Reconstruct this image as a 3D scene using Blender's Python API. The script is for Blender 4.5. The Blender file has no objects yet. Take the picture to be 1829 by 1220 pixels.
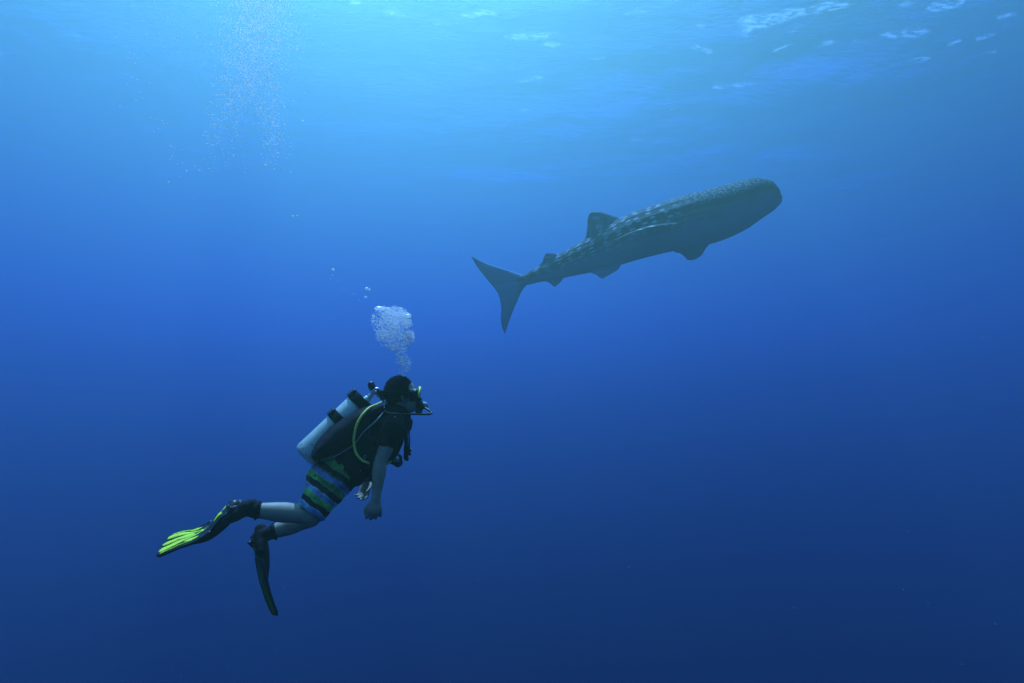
import bpy, bmesh, math, random
import numpy as np
from mathutils import Vector, Matrix

# ------------------------------------------------------------------ camera, light, exposure
SC = bpy.context.scene
COL = SC.collection
F = 914.5                      # focal length in photo pixels (18 mm on a 36 mm wide sensor)
cam_data = bpy.data.cameras.new("camera")
cam = bpy.data.objects.new("camera", cam_data)
COL.objects.link(cam)
cam.location = (0, 0, 0)
PITCH = math.radians(5.5)
cam.rotation_euler = (math.radians(90) + PITCH, 0, 0)
cam_data.sensor_width = 36
cam_data.lens = 18
cam_data.clip_start = 0.05
cam_data.clip_end = 3000
SC.camera = cam

SUN_EL, SUN_AZ = 67.0, -22.0   # sunlight in the water: from beyond and left of the scene
DEPTH = 22.0                   # metres of water above the camera

world = bpy.data.worlds.new("World")
SC.world = world
world.use_nodes = True
wn, wl = world.node_tree.nodes, world.node_tree.links
wn.clear()
wo = wn.new("ShaderNodeOutputWorld")
wb = wn.new("ShaderNodeBackground")
sky = wn.new("ShaderNodeTexSky")
sky.sky_type = 'NISHITA'
sky.sun_disc = False
sky.sun_elevation = math.radians(SUN_EL)
sky.sun_rotation = math.radians(SUN_AZ)
wb.inputs[1].default_value = 0.05
wl.new(sky.outputs[0], wb.inputs[0])
wl.new(wb.outputs[0], wo.inputs[0])

sd = bpy.data.lights.new("sun", 'SUN')
sd.energy = 5.0
sd.angle = math.radians(0.6)
sd.color = (0.84, 0.95, 0.54)
sun = bpy.data.objects.new("sun", sd)
COL.objects.link(sun)
_a, _e = math.radians(SUN_AZ), math.radians(SUN_EL)
SUN_DIR = Vector((math.cos(_e) * math.sin(_a), math.cos(_e) * math.cos(_a), math.sin(_e)))
sun.rotation_euler = (-SUN_DIR).to_track_quat('-Z', 'Y').to_euler()

SC.view_settings.view_transform = 'Standard'
SC.view_settings.look = 'None'
SC.view_settings.gamma = 1
SC.view_settings.exposure = 1.86
SC.render.engine = 'CYCLES'
SC.cycles.use_denoising = True
SC.cycles.max_bounces = 6
SC.cycles.transparent_max_bounces = 128
SC.cycles.volume_bounces = 0
SC.cycles.max_bounces = 14
SC.cycles.diffuse_bounces = 10

# ------------------------------------------------------------------ helpers
random.seed(7)
RNG = np.random.default_rng(7)

def mat(name, color=(.5, .5, .5), rough=.5, metal=0.0, spec=.5):
    m = bpy.data.materials.new(name)
    m.use_nodes = True
    b = m.node_tree.nodes["Principled BSDF"]
    b.inputs["Base Color"].default_value = (*color, 1)
    b.inputs["Roughness"].default_value = rough
    b.inputs["Metallic"].default_value = metal
    b.inputs["Specular IOR Level"].default_value = spec
    return m

def link(o, parent=None):
    COL.objects.link(o)
    if parent is not None:
        o.parent = parent
    return o

def tag(o, label=None, cat=None, group=None, kind=None):
    if label: o["label"] = label
    if cat: o["category"] = cat
    if group: o["group"] = group
    if kind: o["kind"] = kind
    return o

def mesh_obj(name, verts, faces, m=None, parent=None, smooth=True, uv=None):
    me = bpy.data.meshes.new(name)
    me.from_pydata([tuple(v) for v in verts], [], [tuple(f) for f in faces])
    me.update()
    if smooth:
        me.polygons.foreach_set("use_smooth", [True] * len(me.polygons))
    if uv is not None:
        l = me.uv_layers.new(name="UVMap")
        idx = np.empty(len(me.loops), dtype=np.int32)
        me.loops.foreach_get("vertex_index", idx)
        l.data.foreach_set("uv", np.asarray(uv, dtype=np.float32)[idx].ravel())
    if m: me.materials.append(m)
    return link(bpy.data.objects.new(name, me), parent)

def empty(name, loc=(0, 0, 0)):
    o = bpy.data.objects.new(name, None)
    o.empty_display_size = .1
    o.location = loc
    return link(o)

# ------------------------------------------------------------------ the water
def make_haze():
    x0, x1, y0, y1, z0, z1 = -360, 360, -200, 520, -210, DEPTH + 1.6
    v = [(x, y, z) for x in (x0, x1) for y in (y0, y1) for z in (z0, z1)]
    f = [(0, 1, 3, 2), (4, 6, 7, 5), (0, 4, 5, 1), (2, 3, 7, 6), (0, 2, 6, 4), (1, 5, 7, 3)]
    m = bpy.data.materials.new("sea_water_volume")
    m.use_nodes = True
    n, l = m.node_tree.nodes, m.node_tree.links
    n.clear()
    out = n.new("ShaderNodeOutputMaterial")
    pv = n.new("ShaderNodeVolumePrincipled")
    pv.inputs["Color"].default_value = HAZE_COL
    pv.inputs["Absorption Color"].default_value = HAZE_ABS
    pv.inputs["Density"].default_value = HAZE_DEN
    pv.inputs["Anisotropy"].default_value = HAZE_G
    l.new(pv.outputs[0], out.inputs["Volume"])
    o = mesh_obj("haze", v, f, m, smooth=False)
    tag(o, "clear blue sea water filling the whole view", kind="stuff")
    return o

def vol_params(b, c, dens):
    b, c = np.array(b), np.array(c)
    col = b / dens
    a = (c - b) / dens
    s = np.clip(1 - a / np.maximum(1 - col, 1e-4), 0, 1)
    return (*col, 1), (*(s * s), 1), dens

HAZE_COL, HAZE_ABS, HAZE_DEN = vol_params(np.array((.0222, .0470, .0300)) * .605, np.array((.138, .106, .0311)) * .605, .0835)
HAZE_G = .56
make_haze()

def make_surface():
    # wavy sheet; fine grid over the part in view, coarse rim far out
    xs = np.concatenate([[-350, -250, -170, -120], np.arange(-85, 85.01, .36), [120, 170, 250, 350]])
    ys = np.concatenate([[-190, -100, -40], np.arange(6, 110.01, .36), [140, 200, 320, 510]])
    X, Y = np.meshgrid(xs, ys)
    Z = np.zeros_like(X)
    r = np.random.default_rng(11)
    for i in range(60):
        lam = 1.3 * (20 / 1.3) ** r.random()
        a = math.radians(68 + r.normal() * 38)
        k = 2 * math.pi / lam
        amp = WAVE * lam ** .9
        ph = r.random() * 6.28
        wob = .35 * lam * np.sin(X * .11 * r.random() + Y * .17 * r.random() + ph)
        t = k * (X * math.cos(a) + Y * math.sin(a) + wob) + ph
        Z += amp * np.cos(t)
    fade = np.clip(1 - np.maximum(np.abs(X) - 80, 0) / 60, 0, 1)
    Z = DEPTH + Z * fade
    v = np.stack([X.ravel(), Y.ravel(), Z.ravel()], 1)
    nx, ny = len(xs), len(ys)
    ii, jj = np.meshgrid(np.arange(nx - 1), np.arange(ny - 1))
    a = (jj * nx + ii).ravel()
    f = np.stack([a, a + 1, a + nx + 1, a + nx], 1)
    m = bpy.data.materials.new("water_surface")
    m.use_nodes = True
    n, l = m.node_tree.nodes, m.node_tree.links
    n.clear()
    out = n.new("ShaderNodeOutputMaterial")
    mix = n.new("ShaderNodeMixShader")
    tr = n.new("ShaderNodeBsdfTransparent")
    gl = n.new("ShaderNodeBsdfGlossy")
    gl.inputs["Roughness"].default_value = .03
    fr = n.new("ShaderNodeFresnel"); fr.inputs["IOR"].default_value = 1.33
    tc = n.new("ShaderNodeTexCoord")
    mp = n.new("ShaderNodeMapping"); mp.inputs["Rotation"].default_value = (0, 0, math.radians(-22)); mp.inputs["Scale"].default_value = (.45, 1.2, 1)
    nz = n.new("ShaderNodeTexNoise"); nz.inputs["Scale"].default_value = 1.6; nz.inputs["Detail"].default_value = 7; nz.inputs["Roughness"].default_value = .62
    bp = n.new("ShaderNodeBump"); bp.inputs["Strength"].default_value = 1; bp.inputs["Distance"].default_value = RIPPLE
    l.new(tc.outputs["Object"], mp.inputs[0]); l.new(mp.outputs[0], nz.inputs["Vector"])
    l.new(nz.outputs[0], bp.inputs["Height"])
    l.new(bp.outputs[0], fr.inputs["Normal"]); l.new(bp.outputs[0], gl.inputs["Normal"])
    l.new(fr.outputs[0], mix.inputs[0]); l.new(tr.outputs[0], mix.inputs[1]); l.new(gl.outputs[0], mix.inputs[2])
    # pale translucent streaks painted in for bright sky glinting through tilted waves
    def mapped(rot, sc, scale, detail, rough=.55, dist=0):
        q = n.new("ShaderNodeMapping"); q.inputs["Rotation"].default_value = (0, 0, math.radians(rot)); q.inputs["Scale"].default_value = sc
        l.new(tc.outputs["Object"], q.inputs[0])
        z = n.new("ShaderNodeTexNoise"); z.inputs["Scale"].default_value = scale; z.inputs["Detail"].default_value = detail
        z.inputs["Roughness"].default_value = rough; z.inputs["Distortion"].default_value = dist
        l.new(q.outputs[0], z.inputs["Vector"]); return z.outputs[0]
    def ramp(v, a, b):
        q = n.new("ShaderNodeMapRange"); q.interpolation_type = 'SMOOTHSTEP'; q.inputs[1].default_value = a; q.inputs[2].default_value = b
        l.new(v, q.inputs[0]); return q.outputs[0]
    def mul(a, b):
        q = n.new("ShaderNodeMath"); q.operation = 'MULTIPLY'
        for i, x in enumerate((a, b)):
            if isinstance(x, float): q.inputs[i].default_value = x
            else: l.new(x, q.inputs[i])
        return q.outputs[0]
    fa = n.new("ShaderNodeAttribute"); fa.attribute_name = "painted_glint"
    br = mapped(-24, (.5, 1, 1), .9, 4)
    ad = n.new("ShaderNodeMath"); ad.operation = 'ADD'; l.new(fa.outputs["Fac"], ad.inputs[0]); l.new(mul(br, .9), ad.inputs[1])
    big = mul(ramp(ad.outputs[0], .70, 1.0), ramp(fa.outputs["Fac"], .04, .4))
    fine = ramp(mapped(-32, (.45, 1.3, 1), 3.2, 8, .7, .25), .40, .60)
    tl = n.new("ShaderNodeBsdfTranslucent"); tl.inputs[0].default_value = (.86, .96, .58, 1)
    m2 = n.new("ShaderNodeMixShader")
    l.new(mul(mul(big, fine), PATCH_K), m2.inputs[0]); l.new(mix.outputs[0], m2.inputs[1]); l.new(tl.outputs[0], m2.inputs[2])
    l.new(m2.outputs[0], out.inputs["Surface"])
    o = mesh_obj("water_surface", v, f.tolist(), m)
    # painted glint streaks: two ends on the surface, half width in metres and strength
    painted_glint = np.zeros(len(v))
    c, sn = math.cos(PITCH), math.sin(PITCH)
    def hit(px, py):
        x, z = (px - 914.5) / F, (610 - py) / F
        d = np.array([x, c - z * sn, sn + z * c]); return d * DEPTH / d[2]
    for x0, y0, x1, y1, th, k in PAINTED_GLINTS:
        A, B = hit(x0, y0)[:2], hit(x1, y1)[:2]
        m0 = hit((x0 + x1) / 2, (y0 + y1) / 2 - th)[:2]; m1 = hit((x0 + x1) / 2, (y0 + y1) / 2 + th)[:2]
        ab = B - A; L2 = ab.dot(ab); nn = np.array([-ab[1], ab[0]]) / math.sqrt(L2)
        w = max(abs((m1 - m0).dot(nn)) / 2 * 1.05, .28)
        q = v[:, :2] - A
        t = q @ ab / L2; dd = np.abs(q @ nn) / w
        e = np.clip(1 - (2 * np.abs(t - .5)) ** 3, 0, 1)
        painted_glint = np.maximum(painted_glint, k * e * np.exp(-dd ** 2 * .7))
    at = o.data.attributes.new("painted_glint", 'FLOAT', 'POINT'); at.data.foreach_set("value", painted_glint.astype(np.float32))
    tag(o, "rippling sea surface seen from below with pale wave patches", kind="structure")
WAVE, RIPPLE = .0052, .16
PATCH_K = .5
PAINTED_GLINTS = [(1300, 35, 1545, 8, 10, 1), (1372, 96, 1423, 81, 4, .8), (1448, 93, 1499, 84, 3.5, .7), (1555, 72, 1672, 50, 6, .9), (1685, 78, 1723, 66, 5, .8), (1733, 68, 1786, 56, 3.5, .8), (1650, 16, 1735, -2, 7, .9),
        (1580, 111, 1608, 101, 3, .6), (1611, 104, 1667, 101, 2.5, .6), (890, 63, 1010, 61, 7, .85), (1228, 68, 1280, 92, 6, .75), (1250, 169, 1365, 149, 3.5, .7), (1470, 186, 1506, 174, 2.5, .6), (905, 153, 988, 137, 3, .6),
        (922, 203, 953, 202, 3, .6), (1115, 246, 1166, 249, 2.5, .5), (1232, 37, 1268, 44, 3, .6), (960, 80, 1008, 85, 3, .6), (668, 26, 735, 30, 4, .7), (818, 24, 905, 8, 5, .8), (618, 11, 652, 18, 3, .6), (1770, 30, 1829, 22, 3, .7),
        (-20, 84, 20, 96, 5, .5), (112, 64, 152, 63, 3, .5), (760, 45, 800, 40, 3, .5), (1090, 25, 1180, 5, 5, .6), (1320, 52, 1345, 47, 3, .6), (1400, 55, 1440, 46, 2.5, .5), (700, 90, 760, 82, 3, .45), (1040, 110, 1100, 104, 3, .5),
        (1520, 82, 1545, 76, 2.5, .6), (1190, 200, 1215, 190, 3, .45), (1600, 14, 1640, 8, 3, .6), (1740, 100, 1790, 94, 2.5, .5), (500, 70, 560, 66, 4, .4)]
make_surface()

# ------------------------------------------------------------------ modelling helpers
def P(px, py, Y):
    """world point at depth Y seen at photo pixel px, py"""
    x, z = (px - 914.5) / F * Y, (610 - py) / F * Y
    c, s = math.cos(PITCH), math.sin(PITCH)
    return np.array([x, Y * c - z * s, Y * s + z * c])

def nrm(v):
    v = np.asarray(v, float)
    return v / max(np.linalg.norm(v), 1e-9)

def spline(pts, n):
    """Catmull-Rom through rows of pts (any width), n samples per span"""
    p = np.asarray(pts, float)
    q = np.vstack([2 * p[0] - p[1], p, 2 * p[-1] - p[-2]])
    out = []
    for i in range(1, len(q) - 2):
        for k in range(n):
            t = k / n
            out.append(.5 * ((2 * q[i]) + (-q[i - 1] + q[i + 1]) * t + (2 * q[i - 1] - 5 * q[i] + 4 * q[i + 1] - q[i + 2]) * t * t
                             + (-q[i - 1] + 3 * q[i] - 3 * q[i + 1] + q[i + 2]) * t ** 3))
    out.append(p[-1])
    return np.array(out)

def loft(rows, ref, seg=24, n=5, cap=True, sup=2.0, ribs=0.0):
    """rows: (x, y, z, a, b): a = half width along ref direction, b = half width across. Rounded end caps."""
    r = spline(rows, n) if n > 1 else np.asarray(rows, float)
    C = r[:, :3]; A = np.abs(r[:, 3]); B = np.abs(r[:, 4])
    T = np.gradient(C, axis=0)
    T /= np.maximum(np.linalg.norm(T, axis=1), 1e-9)[:, None]
    ref = np.asarray(ref, float)
    if cap:
        k = 4
        def dome(c, t, a, b):
            cs, aa, bb = [], [], []
            for i in range(1, k + 1):
                ang = i / k * math.pi / 2 * .97
                cs.append(c + t * min(a, b) * math.sin(ang)); aa.append(a * math.cos(ang)); bb.append(b * math.cos(ang))
            return cs, aa, bb
        c1, a1, b1 = dome(C[-1], T[-1], A[-1], B[-1])
        c0, a0, b0 = dome(C[0], -T[0], A[0], B[0])
        C = np.vstack([c0[::-1], C, c1]); A = np.r_[a0[::-1], A, a1]; B = np.r_[b0[::-1], B, b1]
        T = np.vstack([[T[0]] * k, T, [T[-1]] * k])
    th = np.linspace(0, 2 * math.pi, seg, endpoint=False)
    ct, st = np.cos(th), np.sin(th)
    ct = np.sign(ct) * np.abs(ct) ** (2 / sup); st = np.sign(st) * np.abs(st) ** (2 / sup)
    V = []
    for i in range(len(C)):
        s = nrm(ref - T[i] * ref.dot(T[i])); u = np.cross(T[i], s)
        rr = 1 + (ribs * (i % 2) if ribs else 0)
        V.append(C[i] + rr * (np.outer(ct, s) * A[i] + np.outer(st, u) * B[i]))
    V = np.vstack(V)
    F_ = []
    for i in range(len(C) - 1):
        for j in range(seg):
            k2 = (j + 1) % seg
            F_.append((i * seg + j, i * seg + k2, (i + 1) * seg + k2, (i + 1) * seg + j))
    F_.append(tuple(range(seg))[::-1]); m = (len(C) - 1) * seg
    F_.append(tuple(range(m, m + seg)))
    return V, F_

def tube(pts, r, seg=10, n=6, ribs=0.0):
    p = np.asarray(pts, float)
    rr = np.full(len(p), r) if np.isscalar(r) else np.asarray(r, float)
    rows = np.c_[p, rr, rr]
    s = spline(rows, n)
    T = nrm(p[-1] - p[0])
    ref = np.array([.13, .97, .2]) if abs(T[1]) < .9 else np.array([1, .1, .1])
    return loft(s, ref, seg, 1, True, 2.0, ribs)

def ellipsoid(c, ax, r, seg=24, rings=16):
    """ax: three direction vectors, r: three radii"""
    V, F_ = [], []
    ax = [nrm(a) for a in ax]
    for i in range(1, rings):
        p = math.pi * i / rings
        for j in range(seg):
            t = 2 * math.pi * j / seg
            V.append(c + ax[0] * r[0] * math.sin(p) * math.cos(t) + ax[1] * r[1] * math.sin(p) * math.sin(t) + ax[2] * r[2] * math.cos(p))
    V.append(c + ax[2] * r[2]); V.append(c - ax[2] * r[2])
    m = (rings - 1) * seg
    for i in range(rings - 2):
        for j in range(seg):
            k = (j + 1) % seg
            F_.append((i * seg + j, (i + 1) * seg + j, (i + 1) * seg + k, i * seg + k))
    for j in range(seg):
        k = (j + 1) % seg
        F_.append((m, j, k)); F_.append((m + 1, (rings - 2) * seg + k, (rings - 2) * seg + j))
    return np.array(V), F_

def join(parts):
    V, F_, b = [], [], 0
    for v, f in parts:
        V.append(np.asarray(v)); F_ += [tuple(i + b for i in q) for q in f]; b += len(v)
    return np.vstack(V), F_

def box(c, ax, r):
    ax = [nrm(a) for a in ax]
    V = [c + ax[0] * r[0] * i + ax[1] * r[1] * j + ax[2] * r[2] * k for i in (-1, 1) for j in (-1, 1) for k in (-1, 1)]
    return np.array(V), [(0, 1, 3, 2), (4, 6, 7, 5), (0, 4, 5, 1), (2, 3, 7, 6), (0, 2, 6, 4), (1, 5, 7, 3)]

def bevel(o, w=.003, seg=2):
    m = o.modifiers.new("bevel", 'BEVEL'); m.width = w; m.segments = seg; m.limit_method = 'ANGLE'
    return o

def remeshed(name, parts, m, parent, voxel, smooth=6, noise=0.0, nscale=8.0):
    v, f = join(parts)
    o = mesh_obj(name, v, f, m)
    md = o.modifiers.new("r", 'REMESH'); md.mode = 'VOXEL'; md.voxel_size = voxel; md.use_smooth_shade = True
    sm = o.modifiers.new("s", 'SMOOTH'); sm.factor = .5; sm.iterations = smooth
    bpy.context.view_layer.update()
    dg = bpy.context.evaluated_depsgraph_get()
    me = bpy.data.meshes.new_from_object(o.evaluated_get(dg))
    o.modifiers.clear()
    old = o.data; o.data = me; bpy.data.meshes.remove(old)
    me.name = name
    if noise:
        import mathutils.noise as mn
        co = np.empty(len(me.vertices) * 3); me.vertices.foreach_get("co", co); co = co.reshape(-1, 3)
        no = np.empty(len(me.vertices) * 3, dtype=np.float32); me.vertices.foreach_get("normal", no); no = no.reshape(-1, 3)
        d = np.array([mn.noise(Vector(c) * nscale) + .5 * mn.noise(Vector((c[0] * 2.1, c[1] * 2.1, c[2] * 2.1)) * nscale) for c in co])
        co = co + no * (d * noise)[:, None]
        me.vertices.foreach_set("co", co.ravel()); me.update()
    me.polygons.foreach_set("use_smooth", [True] * len(me.polygons))
    if m and not me.materials: me.materials.append(m)
    if parent is not None: o.parent = parent
    return o

def nodes_of(m): return m.node_tree.nodes, m.node_tree.links

def add_noise_color(m, c1, c2, scale=20, detail=5, bump=0.0, bscale=None, dist=.002):
    n, l = nodes_of(m); b = n["Principled BSDF"]
    tc = n.new("ShaderNodeTexCoord")
    nz = n.new("ShaderNodeTexNoise"); nz.inputs["Scale"].default_value = scale; nz.inputs["Detail"].default_value = detail
    l.new(tc.outputs["Object"], nz.inputs["Vector"])
    cr = n.new("ShaderNodeValToRGB"); cr.color_ramp.elements[0].position = .35; cr.color_ramp.elements[1].position = .65
    cr.color_ramp.elements[0].color = (*c1, 1); cr.color_ramp.elements[1].color = (*c2, 1)
    l.new(nz.outputs[0], cr.inputs[0]); l.new(cr.outputs[0], b.inputs["Base Color"])
    if bump:
        nb = n.new("ShaderNodeTexNoise"); nb.inputs["Scale"].default_value = bscale or scale * 3; nb.inputs["Detail"].default_value = 6
        l.new(tc.outputs["Object"], nb.inputs["Vector"])
        bp = n.new("ShaderNodeBump"); bp.inputs["Strength"].default_value = bump; bp.inputs["Distance"].default_value = dist
        l.new(nb.outputs[0], bp.inputs["Height"]); l.new(bp.outputs[0], b.inputs["Normal"])
    return m

def fin_shape(lead, trail, tdir, th, nt=14, nc=10):
    """foil between a leading and a trailing edge curve (root to tip)"""
    L = resample(lead, nt); T = resample(trail, nt)
    td = nrm(tdir)
    V = []
    for i in range(nt):
        f = 1 - .75 * i / (nt - 1)
        up, lo = [], []
        for j in range(nc + 1):
            s = j / nc
            prof = th * f * (math.sin(math.pi * s ** .62)) * .5 + .002
            p = L[i] * (1 - s) + T[i] * s
            up.append(p + td * prof); lo.append(p - td * prof)
        V += up + lo[::-1]
    m = 2 * (nc + 1)
    Fs = []
    for i in range(nt - 1):
        for j in range(m):
            k = (j + 1) % m
            Fs.append((i * m + j, i * m + k, (i + 1) * m + k, (i + 1) * m + j))
    Fs.append(tuple(range(m))[::-1]); Fs.append(tuple(range((nt - 1) * m, nt * m)))
    return np.array(V), Fs

def resample(pts, n):
    s = spline(pts, 8)
    d = np.r_[0, np.cumsum(np.linalg.norm(np.diff(s, axis=0), axis=1))]
    t = np.linspace(0, d[-1], n)
    return np.stack([np.interp(t, d, s[:, k]) for k in range(s.shape[1])], 1)

# ------------------------------------------------------------------ whale shark
def shark_material():
    m = mat("whale_shark_skin", (.15, .2, .2), .7, 0, .1)
    n, l = nodes_of(m); b = n["Principled BSDF"]
    uv = n.new("ShaderNodeUVMap"); uv.uv_map = "UVMap"
    sx = n.new("ShaderNodeSeparateXYZ"); l.new(uv.outputs[0], sx.inputs[0])
    def mth(op, a, b2=None, clamp=False):
        q = n.new("ShaderNodeMath"); q.operation = op; q.use_clamp = clamp
        for i, v in enumerate((a, b2)):
            if v is None: continue
            if isinstance(v, (int, float)): q.inputs[i].default_value = v
            else: l.new(v, q.inputs[i])
        return q.outputs[0]
    def smooth(v, lo, hi):
        q = n.new("ShaderNodeMapRange"); q.interpolation_type = 'SMOOTHSTEP'
        q.inputs[1].default_value = lo; q.inputs[2].default_value = hi
        l.new(v, q.inputs[0]); return q.outputs[0]
    U, V = sx.outputs[0], sx.outputs[1]          # U metres from the snout, V angle: 0 side, 1 top, -1 bottom
    tc = n.new("ShaderNodeTexCoord")
    nz = n.new("ShaderNodeTexNoise"); nz.inputs["Scale"].default_value = 1.7; nz.inputs["Detail"].default_value = 6
    l.new(tc.outputs["Object"], nz.inputs["Vector"])
    # body spots in loose columns
    def spots(su, sv, rad, rnd):
        cv = n.new("ShaderNodeCombineXYZ")
        l.new(mth('MULTIPLY', U, su), cv.inputs[0]); l.new(mth('MULTIPLY', V, sv), cv.inputs[1])
        vo = n.new("ShaderNodeTexVoronoi"); vo.inputs["Scale"].default_value = 1; vo.inputs["Randomness"].default_value = rnd
        vo.voronoi_dimensions = '2D'
        l.new(cv.outputs[0], vo.inputs["Vector"])
        q = n.new("ShaderNodeMapRange"); q.inputs[1].default_value = rad; q.inputs[2].default_value = rad * .55
        q.interpolation_type = 'SMOOTHSTEP'
        l.new(vo.outputs["Distance"], q.inputs[0]); return q.outputs[0]
    s1 = spots(4.6, 7.0, .27, .5)
    s2 = spots(13, 17, .3, .8)
    head = smooth(mth('MULTIPLY', U, -1), -2.1, -1.5)          # 1 on the head
    s2 = mth('MULTIPLY', mth('MULTIPLY', s2, head), smooth(V, .28, .6))
    s1 = mth('MULTIPLY', s1, mth('SUBTRACT', 1.0, head))
    bars = n.new("ShaderNodeMath"); bars.operation = 'SINE'; l.new(mth('MULTIPLY', U, 2 * math.pi * 4.6), bars.inputs[0])
    bar = mth('MULTIPLY', smooth(bars.outputs[0], .80, 1.0), .13)
    bar = mth('MULTIPLY', bar, mth('SUBTRACT', 1.0, head))
    pat = mth('MAXIMUM', mth('MAXIMUM', s1, mth('MULTIPLY', s2, .6)), bar)
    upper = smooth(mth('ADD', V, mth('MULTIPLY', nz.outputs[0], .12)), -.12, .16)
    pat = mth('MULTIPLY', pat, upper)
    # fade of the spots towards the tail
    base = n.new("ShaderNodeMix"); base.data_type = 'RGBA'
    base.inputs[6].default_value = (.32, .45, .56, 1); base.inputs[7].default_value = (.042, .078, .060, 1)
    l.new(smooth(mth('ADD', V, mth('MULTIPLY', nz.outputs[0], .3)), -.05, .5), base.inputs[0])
    # lighter crest lines
    cr = n.new("ShaderNodeAttribute"); cr.attribute_name = "crest"
    bc = n.new("ShaderNodeMix"); bc.data_type = 'RGBA'; bc.inputs[7].default_value = (.26, .36, .30, 1)
    l.new(mth('MULTIPLY', cr.outputs["Fac"], .4), bc.inputs[0]); l.new(base.outputs[2], bc.inputs[6])
    sp = n.new("ShaderNodeMix"); sp.data_type = 'RGBA'; sp.inputs[7].default_value = (.66, .74, .64, 1)
    l.new(pat, sp.inputs[0]); l.new(bc.outputs[2], sp.inputs[6])
    # scattered dark blemishes and mottling
    nb = n.new("ShaderNodeTexNoise"); nb.inputs["Scale"].default_value = 5; nb.inputs["Detail"].default_value = 3
    l.new(tc.outputs["Object"], nb.inputs["Vector"])
    bl = smooth(nb.outputs[0], .70, .76)
    mo = n.new("ShaderNodeAttribute"); mo.attribute_name = "mouth"
    dk = n.new("ShaderNodeMix"); dk.data_type = 'RGBA'; dk.inputs[7].default_value = (.03, .06, .08, 1)
    l.new(mth('MAXIMUM', mth('MULTIPLY', bl, .55), mo.outputs["Fac"]), dk.inputs[0]); l.new(sp.outputs[2], dk.inputs[6])
    l.new(dk.outputs[2], b.inputs["Base Color"])
    bp = n.new("ShaderNodeBump"); bp.inputs["Strength"].default_value = .35; bp.inputs["Distance"].default_value = .02
    nf = n.new("ShaderNodeTexNoise"); nf.inputs["Scale"].default_value = 14; nf.inputs["Detail"].default_value = 6
    l.new(tc.outputs["Object"], nf.inputs["Vector"]); l.new(nf.outputs[0], bp.inputs["Height"]); l.new(bp.outputs[0], b.inputs["Normal"])
    return m

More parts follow.
